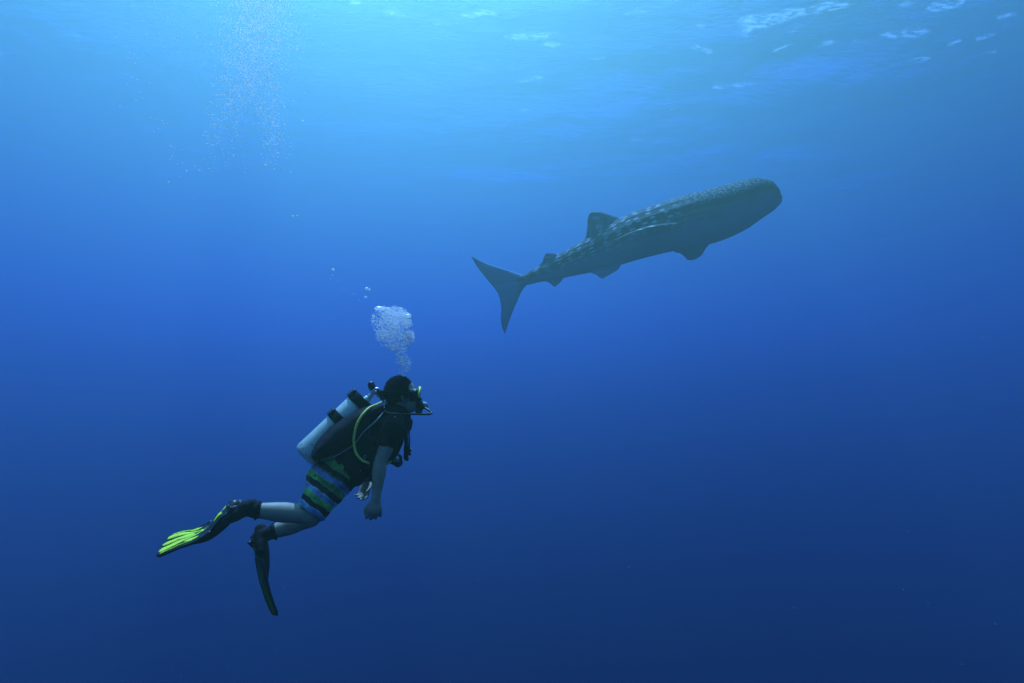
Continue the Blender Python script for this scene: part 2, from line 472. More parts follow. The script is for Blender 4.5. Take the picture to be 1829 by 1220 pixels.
def make_shark():
    m = shark_material()
    pairs = [  # top and bottom outline of the trunk (photo pixels), depth, width factor
        ((1397, 351), (1396, 359), 8.75, 1.3), ((1393.5, 343.5), (1391, 366.5), 8.77, 1.35), ((1386.5, 334), (1383.5, 374.5), 8.79, 1.3), ((1375, 324.5), (1373, 382), 8.82, 1.25),
        ((1345, 319.5), (1357, 393), 8.87, 1.28), ((1312, 326), (1334, 409), 8.92, 1.3), ((1263, 339), (1294, 428), 8.98, 1.2),
        ((1214, 352.5), (1247, 441), 9.03, 1.12), ((1165, 369), (1198, 449.5), 9.08, 1.05), ((1120, 385), (1150, 461), 9.12, 1.0),
        ((1079, 408), (1105, 474), 9.17, .95), ((1045, 429), (1068, 484), 9.21, .88), ((1010, 448), (1028, 492), 9.26, .8),
        ((981, 466.5), (993, 499), 9.3, .78), ((955, 480.5), (963, 504), 9.34, .9), ((934, 491), (942, 509), 9.38, .95), ((916, 499), (920, 509), 9.41, .6)]
    KD = 1.45                                              # the shark is about 13 m off
    rows = []
    for t, bt, Y, wf in pairs:
        a, c = P(*t, Y * KD), P(*bt, Y * KD)
        rows.append(np.r_[(a + c) / 2, (a - c) / 2, wf])
    R = spline(rows, 9)
    C = R[:, :3]; Up = R[:, 3:6]; W = R[:, 6]
    T = np.gradient(C, axis=0); T /= np.linalg.norm(T, axis=1)[:, None]
    S = np.r_[0, np.cumsum(np.linalg.norm(np.diff(C, axis=0), axis=1))] / KD
    seg = 120
    th = np.linspace(-math.pi / 2, 1.5 * math.pi, seg + 1)      # from the bottom, near side first
    V, UV, crest, mouth = [], [], [], []
    ridges = [(90, 1.0), (66, .9), (44, .9), (20, 1.0)]
    for i in range(len(C)):
        h = np.linalg.norm(Up[i]); u = nrm(Up[i]); lat = nrm(np.cross(u, T[i]))
        if lat[1] > 0: lat = -lat                               # lat points to the viewer's side
        s = S[i]
        g = min(1, max(0, (s - 1.25) / .5)) * min(1, max(0, (5.2 - s) / .4))
        for t in th:
            d = math.degrees(t) + 12                            # rolled a little, back towards the viewer
            if d > 270: d -= 360
            if d < -90: d = -180 - d
            d = d if d <= 90 else 180 - d                       # mirror: -90 bottom .. 90 top
            ct, st = math.cos(t), math.sin(t)
            e = 1.05
            x = math.copysign(abs(ct) ** e, ct); y = math.copysign(abs(st) ** e, st)
            if y < 0 and s < 3.6: x *= 1 - .10 * abs(y)
            rr, cv = 1.0, 0.0
            for rd, k in ridges:
                low = rd if rd != 20 else 20 - 14 * min(1, max(0, (s - 2.5) / 2.5))
                q = math.exp(-((d - low) / 3.4) ** 2) * g * k
                rr += .034 * q; cv = max(cv, q)
            # gill slits just ahead of the pectoral fin
            if -25 < d < 38:
                for q in range(5):
                    rr -= .022 * math.exp(-((s - 1.42 - q * .085 - .001 * d) / .014) ** 2)
            V.append(C[i] + rr * (lat * h * W[i] * x + u * h * y))
            UV.append((s, d / 90)); crest.append(cv)
            # wide dark mouth across the blunt front
            mw = math.exp(-(((s - .035) / .05) ** 2)) * (1 if abs(d) < 70 else 0) * .0
            mm = max(mw, .9 * math.exp(-(((s - .17) / .09) ** 2) - (((d - 50) / 14) ** 2)))
            mm = max(mm, .8 * math.exp(-(((s - .04) / .09) ** 2)) * min(1, max(0, (d - 5) / 20)))
            mouth.append(mm)
    n1 = seg + 1
    Fs = []
    for i in range(len(C) - 1):
        for j in range(seg):
            a = i * n1 + j
            Fs.append((a, a + 1, a + n1 + 1, a + n1))
    Fs.append(tuple(range(seg))[::-1])
    # rounded snout plug
    parts = [(np.array(V), Fs)]
    def fin(lead, trail, tdir, thk, uvv, **k):
        v, f = fin_shape([P(q[0], q[1], q[2] * KD) for q in lead], [P(q[0], q[1], q[2] * KD) for q in trail], tdir, thk * KD, **k)
        parts.append((v, f))
        for p in v:
            sidx = np.argmin(np.linalg.norm(C - p, axis=1))
            UV.append((S[sidx] + .07 * p[2], uvv + .5 * ((p[2] * 1.3) % .3))); crest.append(0); mouth.append(0)
    Yd = (0, 1, 0)
    fin([(1112, 396, 9.14), (1103, 388, 9.14), (1088, 383, 9.15), (1072, 378.5, 9.16), (1062, 378.3, 9.16), (1056, 380, 9.16)],
        [(1052, 440, 9.2), (1044, 430.5, 9.2), (1047, 420, 9.2), (1049, 405, 9.18), (1049.5, 392, 9.17), (1053, 382, 9.16)], Yd, .11, .02)
    fin([(1006, 460, 9.27), (997, 454, 9.27), (988, 452.2, 9.28), (977, 452.5, 9.29)],
        [(975, 478, 9.3), (963.5, 475, 9.31), (969, 467, 9.3), (972, 458, 9.3), (975, 453.2, 9.29)], Yd, .06, .0)
    fin([(945, 495, 9.36), (931, 490.5, 9.38), (902, 480.4, 9.43), (869, 470.4, 9.49), (841.5, 457.3, 9.54)],
        [(925, 515, 9.39), (900, 519, 9.45), (885, 515.5, 9.47), (866, 494, 9.5), (853, 477.5, 9.52), (841.5, 458.0, 9.54)], Yd, .085, -.5, nt=22)
    fin([(948, 505, 9.36), (941, 509, 9.37), (931.5, 521, 9.39), (921.7, 543, 9.41), (912, 566, 9.44), (902.5, 595, 9.47)],
        [(915, 496, 9.4), (884, 510, 9.46), (891, 527, 9.45), (895, 548, 9.45), (894.6, 577, 9.46), (901.5, 595, 9.47)], Yd, .08, -.5, nt=22)
    fin([(1010, 490, 9.27), (1002, 503, 9.27), (990.6, 513, 9.28)],
        [(966, 498, 9.3), (972, 502.5, 9.3), (980, 504.5, 9.29), (990, 512.8, 9.28)], Yd, .05, -.5)
    fin([(1112, 468, 9.08), (1104, 481, 9.05), (1090, 490, 9.02), (1077, 497.8, 9.0)],
        [(1058, 480, 9.12), (1057, 488, 9.1), (1064, 490, 9.06), (1070, 495, 9.03), (1076, 498, 9.0)], (.2, 1, .5), .05, -.5)
    # near pectoral fin, level and seen almost edge on
    fin([(1236, 401, 8.72), (1224, 397.5, 8.56), (1200, 401, 8.42), (1165, 405.5, 8.25), (1132, 415, 8.1), (1099, 429, 7.98)],
        [(1172, 398, 8.95), (1165, 401.5, 8.72), (1152, 405.5, 8.55), (1136, 411, 8.38), (1118, 418.5, 8.2), (1098, 428, 8.0)],
        (.12, -.2, 1), .035, .6, nt=20)
    # far pectoral fin hanging below the belly
    fin([(1272, 425, 9.25), (1268, 435, 9.35), (1260, 444.5, 9.45), (1253, 456, 9.55), (1239, 464.5, 9.65)],
        [(1195, 440, 9.25), (1204, 449.5, 9.35), (1216, 453, 9.45), (1224, 460, 9.55), (1228, 464.5, 9.65)],
        (.1, 1, .5), .07, -.5, nt=20)
    v, f = join(parts)
    root = mesh_obj("whale_shark", v, f, m, uv=UV)
    for nm, arr in (("crest", crest), ("mouth", mouth)):
        at = root.data.attributes.new(nm, 'FLOAT', 'POINT'); at.data.foreach_set("value", np.array(arr, dtype=np.float32))
    tag(root, "grey spotted whale shark gliding up to the right in open water", "whale shark")
    return root
make_shark()

# ------------------------------------------------------------------ diver
LAT = nrm((-.30, .95, 0))                      # the diver's left, away from the viewer
FACE = nrm((math.cos(math.radians(16)), math.sin(math.radians(16)), .06))

skin = mat("skin", (.36, .30, .20), .55, 0, .3)
add_noise_color(skin, (.36, .305, .21), (.44, .37, .26), 18, 5, .25, 160, .001)
hair_m = mat("black_hair", (.010, .010, .012), .75, 0, .12)
shirt_m = add_noise_color(mat("black_cotton", (.012, .013, .016), .9, 0, .08), (.006, .007, .010), (.012, .013, .018), 14, 5, .5, 30, .006)
neo_m = add_noise_color(mat("neoprene", (.012, .014, .02), .8, 0, .15), (.006, .007, .012), (.012, .014, .022), 30, 5, .3, 220, .001)
vest_m = add_noise_color(mat("vest_nylon", (.010, .011, .016), .8, 0, .15), (.005, .006, .011), (.010, .012, .019), 22, 6, .6, 38, .008)
rub_m = mat("black_rubber", (.012, .013, .015), .4)
plas_m = mat("black_plastic", (.016, .018, .02), .3)
steel_m = mat("chromed_brass", (.62, .64, .62), .28, .9)
pipe_m = mat("pale_piping", (.42, .46, .46), .5)
yel_m = add_noise_color(mat("yellow_hose_rubber", (.75, .78, .12), .45), (.68, .72, .08), (.80, .82, .16), 30)
lime_m = add_noise_color(mat("lime_fin_rubber", (.62, .95, .03), .5), (.70, .98, .03), (.85, 1.0, .05), 26, 4, .2, 90, .001)
glass_m = mat("mask_glass", (.5, .6, .6), .05)
glass_m.node_tree.nodes["Principled BSDF"].inputs["Transmission Weight"].default_value = .85

def tank_material():
    m = mat("painted_tank_metal", (.62, .70, .60), .38, .1)
    add_noise_color(m, (.50, .58, .49), (.66, .74, .62), 9, 8, .15, 60, .002)
    n, l = nodes_of(m); b = n["Principled BSDF"]
    src = b.inputs["Base Color"].links[0].from_socket
    tc = n.new("ShaderNodeTexCoord"); nz = n.new("ShaderNodeTexNoise"); nz.inputs["Scale"].default_value = 26; nz.inputs["Detail"].default_value = 8
    l.new(tc.outputs["Object"], nz.inputs["Vector"])
    mr = n.new("ShaderNodeMapRange"); mr.inputs[1].default_value = .60; mr.inputs[2].default_value = .72
    l.new(nz.outputs[0], mr.inputs[0])
    mx = n.new("ShaderNodeMix"); mx.data_type = 'RGBA'; mx.inputs[7].default_value = (.22, .26, .25, 1)
    l.new(mr.outputs[0], mx.inputs[0]); l.new(src, mx.inputs[6]); l.new(mx.outputs[2], b.inputs["Base Color"])
    return m

def shorts_material():
    m = mat("striped_board_short_cloth", (.1, .3, .1), .75, 0, .25)
    n, l = nodes_of(m); b = n["Principled BSDF"]
    tc = n.new("ShaderNodeTexCoord")
    at = n.new("ShaderNodeAttribute"); at.attribute_name = "along"
    nz = n.new("ShaderNodeTexNoise"); nz.inputs["Scale"].default_value = 12; nz.inputs["Detail"].default_value = 6
    l.new(tc.outputs["Object"], nz.inputs["Vector"])
    w = n.new("ShaderNodeMath"); w.operation = 'MULTIPLY_ADD'; w.inputs[1].default_value = .09; l.new(nz.outputs[0], w.inputs[0])
    nr = n.new("ShaderNodeTexNoise"); nr.inputs["Scale"].default_value = 55; nr.inputs["Detail"].default_value = 5
    l.new(tc.outputs["Object"], nr.inputs["Vector"])
    w0 = n.new("ShaderNodeMath"); w0.operation = 'MULTIPLY_ADD'; w0.inputs[1].default_value = .045; l.new(nr.outputs[0], w0.inputs[0]); l.new(at.outputs["Fac"], w0.inputs[2])
    l.new(w0.outputs[0], w.inputs[2])
    cr = n.new("ShaderNodeValToRGB"); cr.color_ramp.interpolation = 'CONSTANT'
    l.new(w.outputs[0], cr.inputs[0])
    G, K, D, B_, Lb = (.17, .46, .09), (.012, .020, .028), (.05, .14, .07), (.19, .31, .50), (.38, .54, .66)
    st = [(0, G), (.115, K), (.20, D), (.235, B_), (.33, Lb), (.345, G), (.455, K), (.54, D), (.56, Lb), (.58, B_), (.66, G), (.76, K), (.855, Lb), (.875, B_), (.955, G)]
    e = cr.color_ramp.elements
    e[0].position = 0; e[0].color = (*st[0][1], 1); e[1].position = st[1][0]; e[1].color = (*st[1][1], 1)
    for p, c in st[2:]:
        q = e.new(p); q.color = (*c, 1)
    # light crease-like print lines
    n2 = n.new("ShaderNodeTexNoise"); n2.inputs["Scale"].default_value = 24; n2.inputs["Detail"].default_value = 5
    l.new(tc.outputs["Object"], n2.inputs["Vector"])
    mr = n.new("ShaderNodeMapRange"); mr.inputs[1].default_value = .36; mr.inputs[2].default_value = .66; mr.inputs[3].default_value = .62; mr.inputs[4].default_value = 1.5
    l.new(n2.outputs[0], mr.inputs[0])
    mx = n.new("ShaderNodeVectorMath"); mx.operation = 'SCALE'
    l.new(cr.outputs[0], mx.inputs[0]); l.new(mr.outputs[0], mx.inputs["Scale"])
    l.new(mx.outputs[0], b.inputs["Base Color"])
    bp = n.new("ShaderNodeBump"); bp.inputs["Strength"].default_value = .6; bp.inputs["Distance"].default_value = .006
    l.new(n2.outputs[0], bp.inputs["Height"]); l.new(bp.outputs[0], b.inputs["Normal"])
    return m

TORSO = [(592, 853, 2.98, .160, .115), (612, 838, 3.0, .150, .112), (638, 816, 3.03, .142, .108), (668, 786, 3.07, .168, .120),
         (690, 762, 3.10, .172, .108), (704, 745, 3.12, .110, .085), (711, 730, 3.125, .062, .066), (715, 718, 3.13, .058, .062)]

def rows(lst): return [(*P(a, b, c), d, e) for a, b, c, d, e in lst]

def hand(wrist, knuck, palm_n, side, scale=1.0, curl=1.0, spread=1.0):
    """palm and five separate bent fingers. palm_n points out of the back of the hand, side to the thumb"""
    parts = []
    wrist, knuck = np.array(wrist), np.array(knuck)
    d = nrm(knuck - wrist); n = nrm(palm_n - d * np.dot(palm_n, d)); s = nrm(side - d * np.dot(side, d) - n * np.dot(side, n))
    L = np.linalg.norm(knuck - wrist)
    parts.append(loft([(*(wrist - d * .012), .024, .018), (*(wrist + d * L * .35), .033, .017), (*(knuck - d * .012), .041, .016), (*(knuck + d * .001), .038, .013)], s, 18, 4))
    lens = (.078, .086, .080, .062)
    for i, fl in enumerate(lens):
        o = (1.5 - i) * .0205 * spread
        base = knuck + s * o - d * (.004 * abs(1.5 - i)) + n * .002
        a = math.radians(18 * curl + i * 3)
        p, pts = base - d * .014, [base - d * .014]
        ang = 0
        for q, sg in enumerate((.46, .31, .23)):
            ang += a * (1.35 if q else .9)
            dd = d * math.cos(ang) - n * math.sin(ang) + s * (.06 * (1.5 - i))
            p = (base if q == 0 else p) + nrm(dd) * fl * sg * scale
            pts.append(p.copy())
        r = (.0088 if i < 3 else .0076) * scale
        parts.append(tube(pts, [r * 1.05, r * 1.05, r * .98, r * .8], 12, 5))
    # thumb leaves the side of the palm near its base
    b0 = wrist + d * L * .28 + s * .022
    pts = [b0, b0 + nrm(s * .7 + d * .8 - n * .25) * .034, b0 + nrm(s * .7 + d * .8 - n * .25) * .034 + nrm(d * 1.0 + s * .1 - n * .5) * .030,
           b0 + nrm(s * .7 + d * .8 - n * .25) * .034 + nrm(d * 1.0 + s * .1 - n * .5) * .030 + nrm(d * .9 - s * .25 - n * .6) * .024]
    parts.append(tube(pts, [.014, .0115, .0105, .0085], 12, 5))
    return parts

# joint positions
SH_N, EL_N, WR_N, KN_N = P(703, 765, 2.93), P(679, 826, 2.86), P(671.5, 893, 2.81), P(668.5, 915, 2.80)
SH_F, EL_F, WR_F, KN_F = P(712, 768, 3.27), P(674, 832, 3.33), P(655, 856, 3.24), P(651, 877, 3.20)
HIP_N, KNEE_N, ANK_N = P(597, 857, 2.92), P(551, 919, 2.80), P(436, 909.5, 2.70)
HIP_F, KNEE_F, ANK_F = P(590, 852, 3.10), P(556, 925, 3.02), P(466, 958, 2.93)

def make_person():
    root = empty("person", P(610, 838, 3.0))
    tag(root, "diver swimming in black shirt and striped board shorts, face turned towards the whale shark", "diver")
    base = P(610, 838, 3.0)
    parts = [loft(rows(TORSO), LAT, 28, 5)]
    # head
    c = P(716, 700, 3.13); UP = nrm(np.cross(FACE, LAT)); UP = UP if UP[2] > 0 else -UP
    parts.append(ellipsoid(c, (FACE, LAT, UP), (.086, .071, .088)))
    parts.append(ellipsoid(P(728, 716, 3.13), (FACE, LAT, UP), (.058, .058, .078)))
    parts.append(ellipsoid(P(733, 730, 3.14), (FACE, LAT, UP), (.034, .036, .026)))
    parts.append(ellipsoid(P(722, 722, 3.09), (FACE, LAT, UP), (.034, .018, .045)))
    parts.append(tube([P(742, 700, 3.145), P(746, 710, 3.147), P(747.5, 715, 3.147)], [.008, .012, .013], 12, 4))      # nose
    for dy, px in ((-.068, 0), (.068, 0)):                                                              # ears
        e = c + LAT * dy * 1.06 - UP * .025 + FACE * .005
        parts.append(ellipsoid(e, (nrm(FACE + LAT * (.5 if dy < 0 else -.5)), LAT, UP), (.019, .009, .031), 14, 10))
    parts.append(tube([P(744, 724, 3.145), P(745.5, 726, 3.15), P(744.5, 729, 3.15)], [.010, .013, .010], 10, 3))       # lips
    parts.append(loft(rows([(700, 747, 3.11, .10, .06), (709, 733, 3.12, .066, .062), (717, 716, 3.13, .060, .060)]), LAT, 20, 4))
    # arms
    for S, E, W, K in ((SH_N, EL_N, WR_N, KN_N), (SH_F, EL_F, WR_F, KN_F)):
        u = E - S; f = W - E
        near = S is SH_N
        parts.append(loft([(*(S - u * .12 + (LAT if near else -LAT) * .02), .050, .055), (*(S + u * .1), .054, .056), (*(S + u * .45), .046, .049), (*(S + u * .8), .038, .041), (*E, .035, .037),
                           (*(E + f * .22), .039, .037), (*(E + f * .45), .035, .033), (*(E + f * .8), .026, .024), (*W, .026, .021)], nrm((1, .2, 0)), 20, 5))
        if near: parts += hand(W, K, np.array((.25, -.95, .1)), np.array((-1, -.1, 0)), 1.0, 1.5, 1.08)
        else: parts += hand(W, K, np.array((.3, .95, 0)), np.array((1, -.1, .1)), 1.0, .8, 1.0)
    # legs
    for H, Kn, A, toe in ((HIP_N, KNEE_N, ANK_N, P(390, 936, 2.64)), (HIP_F, KNEE_F, ANK_F, P(466, 988, 2.88))):
        u = Kn - H; f = A - Kn
        knee = Kn - nrm(f) * .02
        parts.append(loft([(*(H - u * .1), .085, .085), (*(H + u * .2), .083, .085), (*(H + u * .6), .068, .070), (*(H + u * .9), .056, .058), (*Kn, .052, .054),
                           (*(Kn + f * .18), .049, .050), (*(Kn + f * .42), .051, .053), (*(Kn + f * .7), .039, .042), (*(Kn + f * .92), .030, .034), (*A, .030, .035)], LAT, 22, 5))
        back = A - nrm(toe - A) * .035
        parts.append(loft([(*back, .028, .03), (*A, .034, .036), (*(A + (toe - A) * .5), .038, .028), (*(A + (toe - A) * .9), .040, .018), (*toe, .030, .012)], LAT, 16, 4))
    body = remeshed("body", parts, skin, None, .0055, 3)
    body.parent = root; body.matrix_parent_inverse = Matrix.Translation(-Vector(base))
    def child(o, par=root):
        o.parent = par
        if par is root: o.matrix_parent_inverse = Matrix.Translation(-Vector(base))
        return o
    # hair: a thick uneven cap of short tufts
    import mathutils.noise as mn
    v, f = ellipsoid(c - FACE * .010 + UP * .002, (FACE, LAT, UP), (.090, .086, .097), 64, 48)
    cc = c - FACE * .010 + UP * .002
    keep, v2 = [], []
    for p in v:
        q = p - cc; dn = nrm(q)
        fr = dn.dot(FACE); up = dn.dot(UP)
        k = 1 + .05 * mn.noise(Vector(p) * 30) + .06 * mn.noise(Vector(p) * 90)
        if fr > .62 and up < .50: k *= .80 if up < .3 else .9
        if up < -.5: k *= .9
        v2.append(cc + q * k)
    nape = loft(rows([(703, 708, 3.12, .066, .05), (700, 724, 3.115, .058, .036), (699, 733, 3.115, .046, .022)]), LAT, 24, 5)
    vv, ff = join([(np.array(v2), f), nape])
    tuft = []
    rg = np.random.default_rng(5)
    for _ in range(2600):
        dn = nrm(rg.normal(size=3)); fr, up = dn.dot(FACE), dn.dot(UP)
        if (fr > .42 and up < .55) or up < -.55: continue
        b0 = cc + FACE * .086 * fr + LAT * .083 * dn.dot(LAT) + UP * .093 * up
        t = nrm(dn + rg.normal(size=3) * .45); sd2 = nrm(np.cross(t, rg.normal(size=3))) * .0022
        tuft.append((np.array([b0 - sd2, b0 + sd2, b0 + t * (.007 + .008 * rg.random())]), [(0, 1, 2)]))
    tv, tf = join(tuft)
    vv, ff = join([(vv, ff), (tv, tf)])
    child(mesh_obj("hair", vv, ff, hair_m))
    # shirt
    tr = rows([(a, b_, c_, d + .014, e + .014) for a, b_, c_, d, e in TORSO[:6]])
    ps = [loft(tr, LAT, 30, 5)]
    for S, E, near in ((SH_N, EL_N, 1), (SH_F, EL_F, 0)):
        u = E - S
        hem = .40
        ps.append(loft([(*(S - u * .2 + (LAT if near else -LAT) * .05), .055, .055), (*S, .064, .066), (*(S + u * .2), .064, .066), (*(S + u * hem), .056, .058)], nrm((1, .2, 0)), 22, 5, True))
    ps.append(loft(rows([(693, 757, 3.1, .15, .08), (705, 743, 3.12, .085, .082), (708, 738, 3.12, .078, .078)]), LAT, 24, 4))
    child(remeshed("t_shirt", ps, shirt_m, None, .007, 2, .007, 17))
    # board shorts
    ps = [loft(rows([(611, 835, 3.0, .172, .131), (597, 848, 2.98, .182, .140), (588, 858, 2.97, .178, .132)]), LAT, 30, 5)]
    for H, Kn, w in ((HIP_N, KNEE_N, 1), (HIP_F, KNEE_F, .92)):
        u = Kn - H
        ps.append(loft([(*(H - u * .15), .096 * w, .098 * w), (*(H + u * .25), .100 * w, .104 * w), (*(H + u * .62), .088 * w, .094 * w), (*(H + u * .93), .074 * w, .080 * w), (*(H + u * .985), .073 * w, .079 * w)], LAT, 26, 5, False))
    sh = child(remeshed("board_shorts", ps, shorts_material(), None, .007, 2, .010, 19))
    me = sh.data
    co = np.empty(len(me.vertices) * 3); me.vertices.foreach_get("co", co); co = co.reshape(-1, 3)
    a0, a1 = P(601, 830, 2.95), P(539, 926, 2.80)
    ax = nrm(nrm(a1 - a0) + nrm(P(557, 842, 2.9) - P(612, 871, 2.9)) * .12)
    tt = (co - a0) @ ax / ((a1 - a0) @ ax) * 1.11 - .07
    at = me.attributes.new("along", 'FLOAT', 'POINT'); at.data.foreach_set("value", tt.astype(np.float32))
    # neoprene socks
    for Kn, A, toe, s0 in ((KNEE_N, ANK_N, P(390, 936, 2.64), .80), (KNEE_F, ANK_F, P(466, 988, 2.88), .74)):
        f = A - Kn
        back = A - nrm(toe - A) * .04
        o = remeshed("sock", [loft([(*(Kn + f * s0), .042, .045), (*(Kn + f * (s0 + .04)), .041, .043), (*(Kn + f * .94), .034, .037), (*A, .035, .040)], LAT, 24, 4),
                              loft([(*back, .033, .034), (*A, .040, .041), (*(A + (toe - A) * .5), .044, .033), (*(A + (toe - A) * .95), .046, .024)], LAT, 20, 4)],
                     neo_m, None, .006, 3, .003, 30)
        child(o)
        ring = [Kn + f * s0 + LAT * .0445 * math.cos(t) + nrm(np.cross(nrm(f), LAT)) * .0475 * math.sin(t) for t in np.linspace(0, 2 * math.pi, 25)]
        rv, rf = tube(ring, .0045, 8, 1)
        q = mesh_obj("sock_cuff", rv, rf, neo_m); q.parent = o
    # eyes behind the mask
    wm = mat("eye_white", (.7, .7, .66), .2)
    for sgn in (-1, 1):
        p = c + FACE * .080 + LAT * .030 * sgn - UP * .012
        v3, f3 = ellipsoid(p, (FACE, LAT, UP), (.011, .012, .012), 16, 10)
        child(mesh_obj("eye", v3, f3, wm))
    # dive watch cuff on the far wrist
    return root, UP, c
person, HUP, HC = make_person()

def make_cuff():
    f = WR_F - EL_F
    r = empty("wrist_computer", WR_F)
    tag(r, "black wrist computer strapped round the far wrist", "dive computer")
    def add(name, vf, m, par=r):
        o = mesh_obj(name, vf[0] - WR_F, vf[1], m, par); return o
    add("strap", loft([(*(WR_F - f * .26), .040, .036), (*(WR_F - f * .1), .036, .032), (*(WR_F - f * .0), .034, .029)], nrm((1, .2, 0)), 20, 4), neo_m)
    u = nrm(f)
    bevel(add("display_case", box(WR_F - f * .13 + np.array((-.008, -.036, .012)), (u, (0, 1, 0), np.cross(u, (0, 1, 0))), (.028, .010, .024)), plas_m), .004)
make_cuff()

# ---- air tank
TB, TT = P(545.5, 817.5, 2.93), P(660, 708.5, 3.06)
TA = nrm(TT - TB); TL = np.linalg.norm(TT - TB)
TDn = nrm(np.cross(TA, LAT))
def make_tank():
    r = empty("air_tank", TB)
    tag(r, "pale scuba air tank strapped at a slant on the diver's back", "scuba tank")
    R = .084
    prof = [(0.0, .060), (.006, .074), (.018, .082), (.03, R)] + [(t, R) for t in np.linspace(.06, TL - .115, 12)] + \
           [(TL - .115 + .085 * math.sin(a), R * math.cos(a * .93) if a < 1.4 else .022) for a in np.linspace(.12, 1.45, 10)] + [(TL - .018, .021), (TL - .008, .020)]
    side = nrm(LAT - TA * LAT.dot(TA)); up = np.cross(TA, side)
    V, Fs, seg = [], [], 48
    for t, rr in prof:
        for j in range(seg):
            a = 2 * math.pi * j / seg
            V.append(TA * t + (side * math.cos(a) + up * math.sin(a)) * rr)
    for i in range(len(prof) - 1):
        for j in range(seg):
            k = (j + 1) % seg
            Fs.append((i * seg + j, i * seg + k, (i + 1) * seg + k, (i + 1) * seg + j))
    Fs.append(tuple(range(seg))[::-1]); Fs.append(tuple(range((len(prof) - 1) * seg, len(prof) * seg)))
    mesh_obj("cylinder", V, Fs, tank_material(), r)
    def add(name, vf, m, par=r): return mesh_obj(name, vf[0] - TB, vf[1], m, par)
    # valve at the neck
    nk = TB + TA * (TL - .012)
    vb = add("valve", join([tube([nk, nk + TA * .035], .0145, 16, 2), box(nk + TA * .045, (TA, side, up), (.017, .018, .014))]), steel_m)
    bevel(vb, .002)
    kp = nk + TA * .045
    upv = nrm(P(664, 690, 3.08) - kp)
    kn = tube([kp + upv * .005, kp + upv * .020, kp + upv * .021, kp + upv * .052], [.010, .010, .020, .021], 14, 2, .08)
    add("valve_knob", kn, rub_m)
    return r
make_tank()

def tank_band(t0, t1, lab):
    side = nrm(LAT - TA * LAT.dot(TA)); up = np.cross(TA, side)
    c0 = TB + TA * t0
    r = empty("tank_band", c0)
    tag(r, lab, "tank strap", "nylon straps round the air tank")
    def ring(t, rr, seg=48): return [TA * t + (side * math.cos(2 * math.pi * j / seg) + up * math.sin(2 * math.pi * j / seg)) * rr for j in range(seg)]
    w = t1 - t0; seg = 48
    V, Fs = [], []
    prof = [(0, .0855), (0, .0905), (w * .12, .092), (w * .88, .092), (w, .0905), (w, .0855)]
    for t, rr in prof: V += ring(t, rr)
    for i in range(len(prof)):
        for j in range(seg):
            k = (j + 1) % seg; i2 = (i + 1) % len(prof)
            Fs.append((i * seg + j, i * seg + k, i2 * seg + k, i2 * seg + j))
    mesh_obj("webbing", V, Fs, vest_m, r)
    # cam buckle standing proud of the tank on the viewer's upper side
    d = nrm(np.array((-.55, -.45, .6))); d = nrm(d - TA * d.dot(TA)); s = np.cross(TA, d)
    bevel(mesh_obj("cam_buckle", *box(TA * w * .5 + d * .094, (TA, d, s), (w * .46, .009, .024)), plas_m, r), .005)
tank_band(.250, .305, "lower black strap round the middle of the tank")
tank_band(.402, .462, "upper black strap just below the shoulder of the tank")

